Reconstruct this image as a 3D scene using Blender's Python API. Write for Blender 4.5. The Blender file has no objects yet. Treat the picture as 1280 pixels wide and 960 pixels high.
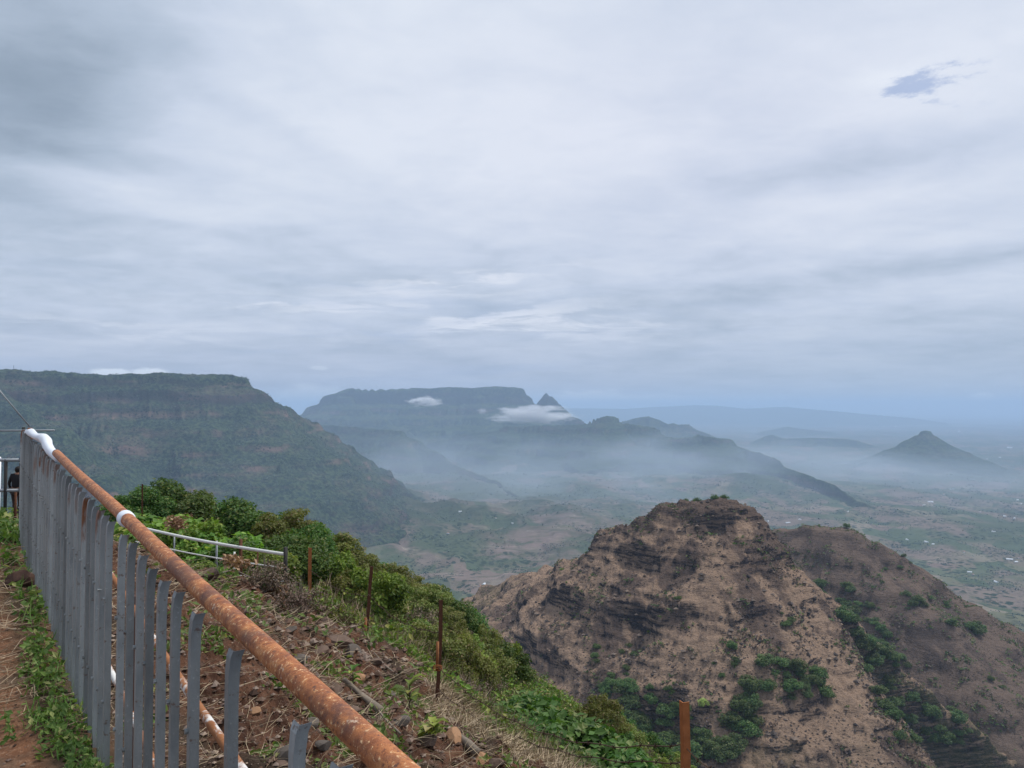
import bpy, math, random
import numpy as np
from mathutils import Vector, Matrix

random.seed(11)
RNG = np.random.default_rng(11)
sc = bpy.context.scene
COL = sc.collection
R = math.radians

# ------------------------------------------------------------------ camera
F = 960.0                       # focal length in units of a 1280 px wide frame
PITCH = math.atan(28 / 960.0)
CP, SP = math.cos(PITCH), math.sin(PITCH)
cam_d = bpy.data.cameras.new('camera')
cam = bpy.data.objects.new('camera', cam_d)
COL.objects.link(cam)
cam_d.sensor_width = 36.0
cam_d.lens = 36.0 * F / 1280.0
cam_d.clip_start = 0.05
cam_d.clip_end = 200000
cam.location = (0, 0, 0)
cam.rotation_euler = (math.pi / 2 + PITCH, 0, 0)
sc.camera = cam

def at(px, py, D):
    """real-world point seen at a place in the photograph, D metres deep"""
    x = (px - 640) / F * D
    u = (480 - py) / F * D
    return Vector((x, D * CP - u * SP, D * SP + u * CP))

# ------------------------------------------------------------------ noise
_perm = np.random.default_rng(5).permutation(4096).astype(np.int64)
_ang = np.random.default_rng(6).random(4096) * 2 * np.pi
_gx, _gy = np.cos(_ang), np.sin(_ang)

def pnoise(x, y):
    xi = np.floor(x).astype(np.int64); yi = np.floor(y).astype(np.int64)
    xf = x - xi; yf = y - yi
    u = xf * xf * xf * (xf * (xf * 6 - 15) + 10)
    v = yf * yf * yf * (yf * (yf * 6 - 15) + 10)
    def g(a, b, dx, dy):
        h = _perm[(_perm[a & 4095] + b) & 4095]
        return _gx[h] * dx + _gy[h] * dy
    n00 = g(xi, yi, xf, yf); n10 = g(xi + 1, yi, xf - 1, yf)
    n01 = g(xi, yi + 1, xf, yf - 1); n11 = g(xi + 1, yi + 1, xf - 1, yf - 1)
    return ((n00 * (1 - u) + n10 * u) * (1 - v) + (n01 * (1 - u) + n11 * u) * v) * 1.5

def fbm(x, y, o=4, g=0.5):
    s = 0; a = 1; t = 0
    for i in range(o):
        s = s + a * pnoise(x * 2 ** i + 17.3 * i, y * 2 ** i - 9.1 * i); t += a; a *= g
    return s / t

def ridged(x, y, o=4, g=0.55):
    s = 0; a = 1; t = 0
    for i in range(o):
        s = s + a * (1 - np.abs(pnoise(x * 2 ** i + 31.7 * i, y * 2 ** i + 5.1 * i)) * 2); t += a; a *= g
    return s / t

def sstep(a, b, x):
    t = np.clip((x - a) / (b - a), 0, 1)
    return t * t * (3 - 2 * t)

# ------------------------------------------------------------------ mesh helpers
def mesh_np(name, verts, faces, mat=None, smooth=False, parent=None, cols=None, mat_idx=None):
    """verts (n,3) array; faces (m,k) array, every face with k corners"""
    verts = np.asarray(verts, dtype=np.float32); faces = np.asarray(faces, dtype=np.int32)
    me = bpy.data.meshes.new(name)
    k = faces.shape[1]; m = len(faces)
    me.vertices.add(len(verts)); me.vertices.foreach_set('co', verts.ravel())
    me.loops.add(m * k); me.loops.foreach_set('vertex_index', faces.ravel())
    me.polygons.add(m)
    me.polygons.foreach_set('loop_start', np.arange(0, m * k, k, dtype=np.int32))
    me.update(calc_edges=True)
    me.validate(clean_customdata=False)
    me.polygons.foreach_set('use_smooth', np.full(len(me.polygons), bool(smooth)))
    if cols is not None:
        a = me.color_attributes.new('tint', 'FLOAT_COLOR', 'POINT')
        c = np.ones((len(verts), 4), dtype=np.float32); c[:, :3] = cols
        a.data.foreach_set('color', c.ravel())
    if mat is not None:
        for mm in (mat if isinstance(mat, (list, tuple)) else [mat]):
            me.materials.append(mm)
    if mat_idx is not None:
        me.polygons.foreach_set('material_index', np.asarray(mat_idx, dtype=np.int32))
    o = bpy.data.objects.new(name, me); COL.objects.link(o)
    if parent is not None: o.parent = parent
    return o

class MB:
    """collects shapes with mixed face sizes into one mesh"""
    def __init__(s): s.v = []; s.f = []
    def add(s, vs, fs):
        b = len(s.v); s.v += [tuple(v) for v in vs]; s.f += [tuple(i + b for i in f) for f in fs]
    def box(s, c, size, rot=None):
        sx, sy, sz = [q / 2 for q in size]
        vs = [Vector((x * sx, y * sy, z * sz)) for x in (-1, 1) for y in (-1, 1) for z in (-1, 1)]
        if rot is not None: vs = [rot @ v for v in vs]
        s.add([v + Vector(c) for v in vs], [(0, 1, 3, 2), (4, 6, 7, 5), (0, 4, 5, 1), (2, 3, 7, 6), (0, 2, 6, 4), (1, 5, 7, 3)])
    def tube(s, pts, rad, n=10, caps=True, wob=0):
        pts = [Vector(p) for p in pts]
        if not isinstance(rad, (list, tuple)): rad = [rad] * len(pts)
        b = len(s.v); ref = Vector((0.13, 0.21, 1)).normalized()
        for i, p in enumerate(pts):
            t = (pts[min(i + 1, len(pts) - 1)] - pts[max(i - 1, 0)]).normalized()
            if abs(t.dot(ref)) > .97: ref = Vector((1, 0.1, 0))
            a = t.cross(ref).normalized(); c = t.cross(a).normalized()
            for k in range(n):
                q = 2 * math.pi * k / n
                r = rad[i] * (1 + (random.uniform(-wob, wob) if wob else 0))
                s.v.append(tuple(p + a * math.cos(q) * r + c * math.sin(q) * r))
        for i in range(len(pts) - 1):
            for k in range(n):
                k2 = (k + 1) % n
                s.f.append((b + i * n + k, b + i * n + k2, b + (i + 1) * n + k2, b + (i + 1) * n + k))
        if caps:
            s.f.append(tuple(b + k for k in range(n - 1, -1, -1)))
            s.f.append(tuple(b + (len(pts) - 1) * n + k for k in range(n)))
    def build(s, name, mat, parent=None, smooth=False):
        me = bpy.data.meshes.new(name); me.from_pydata(s.v, [], s.f); me.update()
        for p in me.polygons: p.use_smooth = smooth
        me.materials.append(mat)
        o = bpy.data.objects.new(name, me); COL.objects.link(o)
        if parent is not None: o.parent = parent
        return o

def tag(o, label=None, cat=None, group=None, kind=None):
    if label: o['label'] = label
    if cat: o['category'] = cat
    if group: o['group'] = group
    if kind: o['kind'] = kind
    return o

def empty(name, loc=(0, 0, 0), rz=0):
    o = bpy.data.objects.new(name, None); COL.objects.link(o)
    o.location = loc; o.rotation_euler = (0, 0, rz); o.empty_display_size = 0.2
    return o

def kids(o): return KIDS.get(o.name, [])
KIDS = {}
def copy_tree(root, loc, rz=0, scale=(1, 1, 1), tilt=(0, 0)):
    r = root.copy(); COL.objects.link(r)
    r.location = loc; r.rotation_euler = (tilt[0], tilt[1], rz); r.scale = scale
    for ch in KIDS[root.name]:
        c = ch.copy(); COL.objects.link(c); c.parent = r
    return r

# ------------------------------------------------------------------ node helpers
class N:
    def __init__(s, tree): s.t = tree; s.n = tree.nodes; s.l = tree.links
    def node(s, typ, **kw):
        n = s.n.new(typ)
        for k, v in kw.items(): setattr(n, k, v)
        return n
    def put(s, sock, val):
        if isinstance(val, bpy.types.NodeSocket): s.l.new(val, sock)
        elif val is not None:
            if hasattr(sock, 'default_value'):
                try: sock.default_value = val
                except Exception:
                    sock.default_value = tuple(val) + (1,) if len(val) == 3 else val
    def m(s, op, a, b=None, c=None, clamp=False):
        n = s.node('ShaderNodeMath', operation=op); n.use_clamp = clamp
        s.put(n.inputs[0], a)
        if b is not None: s.put(n.inputs[1], b)
        if c is not None: s.put(n.inputs[2], c)
        return n.outputs[0]
    def vm(s, op, a, b=None):
        n = s.node('ShaderNodeVectorMath', operation=op)
        s.put(n.inputs[0], a)
        if b is not None: s.put(n.inputs[1], b)
        return n.outputs[0] if op not in ('LENGTH', 'DOT_PRODUCT') else n.outputs['Value']
    def noise(s, vec, scale, detail=4, rough=.55, dist=0, color=False, typ=None):
        n = s.node('ShaderNodeTexNoise')
        if typ: n.noise_type = typ
        s.put(n.inputs['Vector'], vec); s.put(n.inputs['Scale'], scale)
        n.inputs['Detail'].default_value = detail; n.inputs['Roughness'].default_value = rough
        n.inputs['Distortion'].default_value = dist
        return n.outputs['Color' if color else 'Fac']
    def vor(s, vec, scale, feature='F1', out='Color', rnd=1):
        n = s.node('ShaderNodeTexVoronoi', feature=feature)
        s.put(n.inputs['Vector'], vec); s.put(n.inputs['Scale'], scale); n.inputs['Randomness'].default_value = rnd
        return n.outputs[out]
    def ss(s, x, a, b):
        n = s.node('ShaderNodeMapRange', interpolation_type='SMOOTHSTEP')
        s.put(n.inputs[0], x); n.inputs[1].default_value = a; n.inputs[2].default_value = b
        n.inputs[3].default_value = 0; n.inputs[4].default_value = 1
        return n.outputs[0]
    def mix(s, f, a, b, mode='MIX'):
        n = s.node('ShaderNodeMix', data_type='RGBA', blend_type=mode)
        s.put(n.inputs[0], f)
        for sock, v in ((n.inputs[6], a), (n.inputs[7], b)):
            if isinstance(v, bpy.types.NodeSocket): s.l.new(v, sock)
            else: sock.default_value = (v[0], v[1], v[2], 1)
        return n.outputs[2]
    def ramp(s, f, stops):
        n = s.node('ShaderNodeValToRGB'); s.put(n.inputs[0], f)
        e = n.color_ramp.elements
        while len(e) > 1: e.remove(e[-1])
        e[0].position = stops[0][0]; e[0].color = tuple(stops[0][1]) + (1,)
        for p, c in stops[1:]:
            q = e.new(p); q.color = tuple(c) + (1,)
        return n.outputs[0]
    def sep(s, v):
        n = s.node('ShaderNodeSeparateXYZ'); s.put(n.inputs[0], v); return n.outputs
    def comb(s, x, y, z):
        n = s.node('ShaderNodeCombineXYZ')
        s.put(n.inputs[0], x); s.put(n.inputs[1], y); s.put(n.inputs[2], z); return n.outputs[0]
    def scale(s, v, k): return s.vm('MULTIPLY', v, k)

def srgb(r, g, b):
    f = lambda c: (c / 255 / 12.92) if c / 255 <= .04045 else ((c / 255 + .055) / 1.055) ** 2.4
    return (f(r), f(g), f(b))

def material(name):
    m = bpy.data.materials.new(name); m.use_nodes = True
    n = N(m.node_tree); bs = m.node_tree.nodes['Principled BSDF']
    bs.inputs['Specular IOR Level'].default_value = 0.2
    bs.inputs['Roughness'].default_value = 0.9
    geo = n.node('ShaderNodeNewGeometry')
    return m, n, bs, geo

def bump(n, bs, h, strength, dist):
    b = n.node('ShaderNodeBump'); b.inputs['Strength'].default_value = strength; b.inputs['Distance'].default_value = dist
    n.put(b.inputs['Height'], h); n.l.new(b.outputs[0], bs.inputs['Normal'])

def plain(name, col, rough=.85, metal=0, var=.25, scale=8, obj=False, spec=.2):
    m, n, bs, geo = material(name)
    if obj:
        tc = n.node('ShaderNodeTexCoord'); v = tc.outputs['Object']
    else: v = geo.outputs['Position']
    f = n.noise(v, scale, 5, .6)
    c = n.mix(f, tuple(c * (1 - var) for c in col), tuple(min(1, c * (1 + var)) for c in col))
    n.l.new(c, bs.inputs['Base Color']); bs.inputs['Roughness'].default_value = rough
    bs.inputs['Metallic'].default_value = metal; bs.inputs['Specular IOR Level'].default_value = spec
    return m

# ------------------------------------------------------------------ world: sky with clouds
w = bpy.data.worlds.new('World'); sc.world = w; w.use_nodes = True
wn = N(w.node_tree); bg = w.node_tree.nodes['Background']
SUN_EL, SUN_AZ = R(58), R(60)      # azimuth clockwise from +Y (view direction)
sky = wn.node('ShaderNodeTexSky'); sky.sky_type = 'NISHITA'; sky.sun_disc = False
sky.sun_elevation = SUN_EL; sky.sun_rotation = SUN_AZ
sky.altitude = 700; sky.air_density = 1.0; sky.dust_density = 1.5
BGS = 0.1
tc = wn.node('ShaderNodeTexCoord'); d = tc.outputs['Generated']
dx, dy, dz = wn.sep(d)
zc = wn.m('MAXIMUM', dz, 0.0)
inv = wn.m('DIVIDE', 1.0, wn.m('ADD', zc, 0.10))
P = wn.comb(wn.m('MULTIPLY', dx, inv), wn.m('MULTIPLY', dy, inv), 0.0)
az = wn.m('ARCTAN2', dx, dy)
el = wn.m('ARCSINE', dz)
wz1 = wn.m('SUBTRACT', wn.noise(P, 1.3, 5, .55, 0), .5)
wz2 = wn.m('SUBTRACT', wn.noise(wn.vm('ADD', P, (7.3, 2.1, 0)), 1.1, 5, .55), .5)
azw = wn.m('MULTIPLY_ADD', wz1, 0.16, az)
elw = wn.m('MULTIPLY_ADD', wz2, wn.m('MULTIPLY_ADD', zc, .22, 0.008), el)

def blob(px, py, hw, hh, soft=1.0, tilt=0.0, warp=True):
    """soft elliptical cloud bank given by its direction and angular half-sizes"""
    a0 = math.atan((px - 640) / F); e0 = math.atan((508 - py) / F * math.cos(a0))
    sa = hw / F * math.cos(a0) ** 2; se = hh / F * math.cos(a0)
    A = azw if warp else az; E = elw if warp else el
    da = wn.m('SUBTRACT', A, a0); de = wn.m('SUBTRACT', E, e0)
    if tilt: de = wn.m('SUBTRACT', de, wn.m('MULTIPLY', da, tilt))
    q = wn.m('ADD', wn.m('POWER', wn.m('ABSOLUTE', wn.m('DIVIDE', da, sa)), 2.0),
             wn.m('POWER', wn.m('ABSOLUTE', wn.m('DIVIDE', de, se)), 2.0))
    return wn.m('EXPONENT', wn.m('MULTIPLY', q, -1.0 * soft))

n_big = wn.noise(wn.vm('ADD', P, (1.7, 4.4, 0)), 0.42, 4, .5, .4)
n_mid = wn.noise(wn.vm('MULTIPLY', P, (1.1, 1.0, 1)), 1.25, 7, .58, .3)
n_fin = wn.noise(wn.vm('MULTIPLY', P, (1.0, 1.3, 1)), 4.2, 7, .6, .5)
den = wn.m('ADD', wn.m('MULTIPLY', wn.m('SUBTRACT', n_big, .5), .55),
           wn.m('ADD', wn.m('MULTIPLY', wn.m('SUBTRACT', n_mid, .5), .68), wn.m('MULTIPLY', wn.m('SUBTRACT', n_fin, .5), .28)))
tone = wn.m('ADD', den, 0.74)
def addb(t, b, k): return wn.m('MULTIPLY_ADD', b, k, t)
tone = addb(tone, blob(20, 130, 220, 150), -.46)
tone = addb(tone, blob(150, 50, 180, 100), -.14)
tone = addb(tone, blob(330, 140, 120, 24, tilt=-.6), -.12)
tone = addb(tone, blob(620, 60, 420, 170), .24)
tone = addb(tone, blob(760, 215, 300, 75), .12)
tone = addb(tone, blob(1240, 40, 240, 120), .18)
tone = addb(tone, blob(1010, 215, 210, 26, tilt=.12), -.22)
tone = addb(tone, blob(1190, 190, 200, 20), -.16)
tone = addb(tone, blob(1080, 345, 330, 17, tilt=.10), -.24)
tone = addb(tone, blob(960, 318, 120, 20), -.16)
tone = addb(tone, blob(1200, 290, 180, 24), .16)
tone = addb(tone, blob(120, 225, 200, 20, tilt=-.1), .20)
tone = addb(tone, blob(330, 292, 180, 12), -.14)
tone = addb(tone, blob(380, 345, 420, 22), -.06)
hz = wn.ss(el, 0.0, 0.26)                                    # cloud base lies greyer and bluer towards the horizon
tone = wn.m('MULTIPLY_ADD', wn.m('SUBTRACT', hz, 1.0), .10, tone)
cloud = wn.ramp(tone, [(0.0, srgb(114, 130, 146)), (.28, srgb(139, 153, 170)), (.50, srgb(163, 176, 193)),
                       (.72, srgb(186, 196, 212)), (1.0, srgb(205, 212, 223))])
pinkish = wn.m('MULTIPLY', blob(880, 170, 480, 190), .5)
cloud = wn.mix(pinkish, cloud, wn.mix(1.0, cloud, (1.03, .985, 1.01), 'MULTIPLY'))
lowblue = wn.m('MULTIPLY', wn.m('SUBTRACT', 1.0, wn.ss(el, .0, .15)), .60)
cloud = wn.mix(lowblue, cloud, wn.mix(wn.ss(az, -.1, .5), srgb(156, 165, 184), srgb(152, 166, 182)))
# thin bright streaks where the layer breaks
st = wn.noise(wn.vm('MULTIPLY', wn.comb(azw, elw, 0.0), (5, 46, 1)), 1.4, 6, .6, .4)
streak = wn.ss(st, .45, .60)
sm = wn.m('MAXIMUM', blob(310, 380, 95, 7), wn.m('MAXIMUM', blob(470, 386, 120, 13, tilt=.05),
     wn.m('MAXIMUM', blob(620, 400, 210, 24, tilt=-.04), blob(570, 352, 150, 15, tilt=.08))))
sm = wn.m('MAXIMUM', sm, wn.m('MULTIPLY', blob(130, 412, 260, 18), .55))
cloud = wn.mix(wn.m('MULTIPLY', wn.m('MULTIPLY', sm, streak), 1.0, clamp=True), cloud, srgb(208, 213, 224))
str2 = wn.m('MULTIPLY', wn.ss(wn.noise(wn.vm('MULTIPLY', wn.comb(azw, elw, 3.0), (3, 34, 1)), 1.0, 6, .6, .5), .45, .7), wn.m('MULTIPLY', blob(420, 425, 640, 75, warp=False), .42))
cloud = wn.mix(str2, cloud, srgb(155, 172, 200))
# far low cumulus on the horizon
cl = wn.noise(wn.vm('MULTIPLY', wn.comb(az, el, 0), (20, 46, 1)), 1.6, 6, .62)
def puff(px, py, hw, hh, k=1.0):
    b = blob(px, py, hw, hh, warp=False)
    return wn.m('MULTIPLY', wn.ss(wn.m('ADD', b, wn.m('MULTIPLY', wn.m('SUBTRACT', cl, .5), 1.1)), .42, .75), k)
pf = wn.m('MAXIMUM', puff(140, 467, 42, 8, .9), wn.m('MAXIMUM', puff(185, 466, 30, 9, .9), puff(1228, 496, 20, 7, .4)))
pf = wn.m('MAXIMUM', pf, wn.m('MAXIMUM', puff(745, 498, 70, 13, .4), puff(385, 495, 60, 18, .35)))
pf = wn.m('MAXIMUM', pf, wn.m('MAXIMUM', puff(400, 460, 16, 4, .3), puff(820, 500, 60, 10, .25)))
cloud = wn.mix(pf, cloud, srgb(212, 220, 230))
# small break with bare sky
hole = wn.m('MULTIPLY', blob(1176, 105, 54, 17), 1.25)
hole = wn.ss(wn.m('ADD', hole, wn.m('MULTIPLY', wn.m('SUBTRACT', wn.noise(wn.vm('MULTIPLY', wn.comb(az, el, 1), (10, 30, 1)), 2.2, 7, .7), .5), 5.0)), .35, 1.5)
hole = wn.m('MULTIPLY', hole, wn.ss(blob(1176, 105, 80, 30, warp=False), .12, .5))
rim = blob(1130, 100, 60, 12)
cloud = wn.mix(wn.m('MULTIPLY', rim, .35), cloud, srgb(226, 230, 236))
cloudl = wn.scale(cloud, (1 / BGS, 1 / BGS, 1 / BGS))
cover = wn.m('SUBTRACT', 1.0, wn.m('MULTIPLY', hole, .7))
skyc = wn.mix(cover, wn.scale(sky.outputs[0], (.95, .90, .92)), cloudl)
# the sky below the horizon is never seen: hazy ground tone
skyc = wn.mix(wn.ss(dz, -.12, -.02), wn.scale(sky.outputs[0], (.6, .6, .6)), skyc)
wn.l.new(skyc, bg.inputs['Color']); bg.inputs['Strength'].default_value = BGS

sl = bpy.data.lights.new('sun', 'SUN'); sl.energy = 2.7; sl.angle = R(11); sl.color = (1, .96, .9)
so = bpy.data.objects.new('sun', sl); COL.objects.link(so)
sd = Vector((math.sin(SUN_AZ) * math.cos(SUN_EL), math.cos(SUN_AZ) * math.cos(SUN_EL), math.sin(SUN_EL)))
so.rotation_euler = sd.to_track_quat('Z', 'Y').to_euler()

# ------------------------------------------------------------------ ridges
FLOOR = -500.0
def ridge_h(X, Y, pts, slope=.7, cliff=0, cliffw=10, topw=0, flute=0, flen=120, conc=0, rnd=0):
    """height of a ridge whose crest runs through pts: (X,Y,Z) points"""
    H = np.full(X.shape, -1e9); s0 = 0
    for (a, b) in zip(pts[:-1], pts[1:]):
        ax, ay, az_ = a; bx, by, bz = b
        L = math.hypot(bx - ax, by - ay) + 1e-6
        t = np.clip(((X - ax) * (bx - ax) + (Y - ay) * (by - ay)) / L ** 2, 0, 1)
        d = np.hypot(X - (ax + t * (bx - ax)), Y - (ay + t * (by - ay)))
        if rnd: d = np.sqrt(d * d + rnd * rnd) - rnd
        dd = np.maximum(d - topw, 0)
        drop = slope * dd
        if conc: drop = drop * (1 - conc * np.clip(dd / (900 if conc < .5 else 500), 0, 1) * .5)
        if cliff: drop = drop + cliff * sstep(0, cliffw, dd)
        z = az_ + t * (bz - az_) - drop
        if flute:
            s = s0 + t * L
            g = ridged(s / flen + 3.3, dd / (flen * 3.5), 4)
            z = z - flute * (1 - g) * np.clip(dd / (flen * .8), 0, 1)
        H = np.maximum(H, z); s0 += L
    return H

def terrace(z, step, amt, n, sharp=.25):
    q = (z + n) / step
    f = q - np.floor(q)
    g = np.clip((f - .5) / sharp + .5, 0, 1)
    g = g * g * (3 - 2 * g)
    return z + amt * (g - f) * step

def P3(l): return [tuple(at(*p)) for p in l]

def polar(hfun, px0, px1, D0, D1, nc, nr, name, mat, cut=None, logr=True, smooth=True):
    a = np.linspace(math.atan((px0 - 640) / F), math.atan((px1 - 640) / F), nc)
    r = np.exp(np.linspace(math.log(D0), math.log(D1), nr)) if logr else np.linspace(D0, D1, nr)
    A, Rr = np.meshgrid(a, r)
    X = Rr * np.tan(A); Y = Rr
    Z = hfun(X, Y)
    idx = np.arange(nc * nr).reshape(nr, nc)
    f = np.stack([idx[:-1, :-1], idx[:-1, 1:], idx[1:, 1:], idx[1:, :-1]], -1).reshape(-1, 4)
    Zf = Z.ravel()
    if cut is not None:
        keep = (Zf[f] > cut).any(axis=1); f = f[keep]
        used = np.unique(f); rm = np.full(nc * nr, -1); rm[used] = np.arange(len(used)); f = rm[f]
        V = np.stack([X.ravel(), Y.ravel(), Zf], -1)[used]
    else: V = np.stack([X.ravel(), Y.ravel(), Zf], -1)
    o = mesh_np(name, V, f, mat, smooth)
    o['kind'] = 'structure'
    return o

def ray_hit(hfun, px, py, D0, D1, n=1500):
    Dd = np.exp(np.linspace(math.log(D0), math.log(D1), n))
    x = (px - 640) / F * Dd; u = (480 - py) / F * Dd
    Yv = Dd * CP - u * SP; Z = Dd * SP + u * CP
    H = hfun(x, Yv)
    k = np.nonzero(H >= Z)[0]
    if len(k) == 0: return None
    k = k[0]
    return Vector((x[k], Yv[k], H[k]))

# ---- mountain heights
C1 = P3([(-260, 474, 2500), (-100, 466, 2600), (0, 463, 2700), (60, 465, 2750), (105, 470, 2800), (150, 470, 2850), (200, 467, 2900),
         (245, 467, 2960), (275, 469, 3000), (298, 474, 3050), (312, 484, 3120), (330, 497, 3220), (350, 509, 3320), (385, 528, 3450),
         (430, 556, 3650), (480, 590, 3850), (520, 617, 3850), (560, 640, 3500), (605, 664, 3150)])
S1a = P3([(-60, 466, 2620), (20, 500, 2450), (70, 545, 2250), (130, 610, 2000), (160, 690, 1750)])
S1b = P3([(275, 470, 3000), (300, 520, 2860), (350, 580, 2700), (420, 650, 2560), (480, 700, 2400)])
S1c = P3([(200, 470, 2900), (215, 540, 2740), (240, 620, 2560)])
def H_m1(X, Y):
    wx = fbm(X / 240, Y / 240, 3) * 45; wy = fbm(X / 240 + 40, Y / 240, 3) * 45
    k = sstep(0, 1, np.ones_like(X))
    h = ridge_h(X + wx * .3, Y + wy * .3, C1, .80, 8, 30, 12, 62, 150, .2, rnd=30)
    for s in (S1a, S1b, S1c):
        h = np.maximum(h, ridge_h(X + wx, Y + wy, s, .62, 0, 10, 0, 40, 90, .2, rnd=25))
    n = fbm(X / 300, Y / 300, 3) * 22
    h = terrace(h, 62, .36, n, .35)
    return h + fbm(X / 90, Y / 90, 5) * 13 + fbm(X / 14, Y / 14, 3) * 3.8

C2 = P3([(350, 524, 8600), (374, 517, 8600), (392, 506, 8600), (405, 497, 8550), (416, 490, 8500), (440, 487, 8500), (470, 487.5, 8450), (520, 487, 8400), (548, 484, 8400),
         (565, 484, 8400), (590, 486.5, 8350), (612, 484, 8300), (640, 484, 8300), (652, 486, 8300), (660, 492, 8300), (667, 503, 8250), (673, 512, 8250), (700, 516, 8100), (712, 519, 8000), (730, 528, 7900), (760, 545, 7700)])
S2 = P3([(430, 495, 8500), (470, 520, 8000), (520, 545, 7500)]), P3([(600, 490, 8350), (600, 530, 7800), (590, 560, 7200)])
PIN = P3([(650, 498, 8250), (662, 500, 8200), (670, 504, 8150), (675, 498, 8150), (680, 492.5, 8150), (683, 490, 8150), (686, 494, 8150), (690, 495, 8150), (695, 500, 8120), (702, 507, 8100), (712, 516, 8050)])
def H_m2(X, Y):
    h = ridge_h(X, Y, C2, .55, 95, 60, 0, 90, 260, .3)
    for s in S2: h = np.maximum(h, ridge_h(X, Y, s, .6, 0, 0, 0, 60, 200, .3, rnd=50))
    h = terrace(h, 110, .5, fbm(X / 600, Y / 600, 3) * 40, .35)
    h = np.maximum(h, ridge_h(X, Y, PIN, 2.1, 0, 0, 0, 20, 60, 0) + fbm(X / 30, Y / 30, 3) * 6)
    return h + fbm(X / 160, Y / 160, 5) * 12

C3 = P3([(330, 520, 6800), (395, 529, 6500), (430, 534, 6200), (460, 537, 6000), (500, 540, 5800), (514, 546, 5750), (540, 562, 5600), (570, 580, 5000), (620, 603, 4350), (670, 630, 3750)])
S3 = P3([(500, 540, 5800), (520, 590, 5300), (540, 630, 4800)])
def H_m3(X, Y):
    h = np.maximum(ridge_h(X, Y, C3, .6, 20, 30, 0, 60, 200, .2), ridge_h(X, Y, S3, .55, 0, 0, 0, 40, 150, .2, rnd=40))
    return terrace(h, 80, .4, fbm(X / 500, Y / 500, 3) * 30) + fbm(X / 110, Y / 110, 5) * 10

C4 = P3([(520, 560, 7300), (560, 547, 7000), (600, 538, 6800), (640, 534, 6600), (700, 530, 6400), (735, 527, 6300), (748, 524, 6250), (758, 520, 6200), (768, 521, 6200), (778, 527, 6150),
         (800, 530, 6100), (822, 537, 6050), (835, 545, 6000), (866, 546, 5900), (872, 541, 5880), (880, 545, 5850), (905, 549, 5700), (925, 556, 5600), (940, 563, 5500),
         (970, 576, 5050), (1000, 590, 4600), (1040, 608, 4100), (1080, 626, 3700), (1130, 646, 3350)])
S4 = [P3([(640, 534, 6600), (620, 570, 6000), (590, 610, 5300)]), P3([(760, 521, 6200), (740, 570, 5500), (700, 630, 4700)]),
      P3([(905, 549, 5700), (880, 600, 4900), (850, 660, 4200)])]
def H_m4(X, Y):
    h = ridge_h(X, Y, C4, .5, 25, 30, 0, 70, 230, .3)
    for s in S4: h = np.maximum(h, ridge_h(X, Y, s, .5, 0, 0, 0, 50, 200, .3, rnd=60))
    return terrace(h, 80, .45, fbm(X / 500, Y / 500, 3) * 30) + fbm(X / 110, Y / 110, 5) * 9

C5 = P3([(760, 532, 8900), (780, 526, 8800), (795, 522, 8700), (812, 520, 8600), (824, 524, 8600), (834, 530, 8500), (842, 528, 8500), (849, 530, 8500), (861, 530, 8450), (870, 536, 8400),
         (885, 542, 8300), (905, 552, 8200), (935, 566, 7900)])
def H_m5(X, Y):
    return ridge_h(X, Y, C5, .5, 40, 50, 0, 70, 250, .3) + fbm(X / 160, Y / 160, 5) * 12
C6 = P3([(915, 562, 9800), (940, 552, 9700), (955, 545, 9600), (966, 543, 9600), (980, 548, 9500), (1010, 547, 9500), (1040, 547, 9500), (1070, 550, 9300), (1095, 558, 9200), (1120, 566, 9000)])
def H_m6(X, Y):
    return ridge_h(X, Y, C6, .4, 20, 60, 0, 50, 250, .3) + fbm(X / 160, Y / 160, 4) * 10
C7 = P3([(1151.5, 539, 6000), (1157, 538, 6000), (1162.5, 539, 6000)])
S7 = [P3([(1151, 541, 6000), (1147, 544, 6000), (1135, 550, 6000), (1110, 564, 6000), (1088, 574, 5950), (1065, 583, 5900)]),
      P3([(1163, 541, 6000), (1167, 545, 6000), (1185, 556, 6000), (1205, 572, 6000), (1216, 579, 5950), (1228, 588, 5900)]),
      P3([(1158, 543, 6000), (1170, 575, 5750), (1175, 600, 5500)])]
def H_m7(X, Y):
    h = ridge_h(X, Y, C7, .62, 16, 20, 4, 10, 60, .2)
    for s in S7: h = np.maximum(h, ridge_h(X, Y, s, .5, 0, 0, 0, 30, 110, .3, rnd=25))
    return h + fbm(X / 90, Y / 90, 5) * 7
C8 = P3([(560, 512, 24000), (700, 510, 24000), (780, 511, 24000), (830, 508, 24000), (870, 506, 23500), (900, 507, 23000), (930, 510.5, 22500), (955, 509.5, 22000), (985, 508.5, 22000), (1010, 511, 21500),
         (1050, 514, 21000), (1090, 518, 21000), (1140, 522, 20500), (1180, 528, 20000)])
def H_m8(X, Y):
    return ridge_h(X, Y, C8, .3, 20, 200, 0, 60, 900, .3) + fbm(X / 500, Y / 500, 3) * 8
C9 = P3([(950, 540, 13500), (975, 535, 13500), (985, 533, 13500), (1000, 536, 13500), (1040, 540, 13500)])
def H_m9(X, Y):
    return ridge_h(X, Y, C9, .3, 10, 60, 0, 30, 500, .3) + fbm(X / 300, Y / 300, 3) * 8

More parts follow.
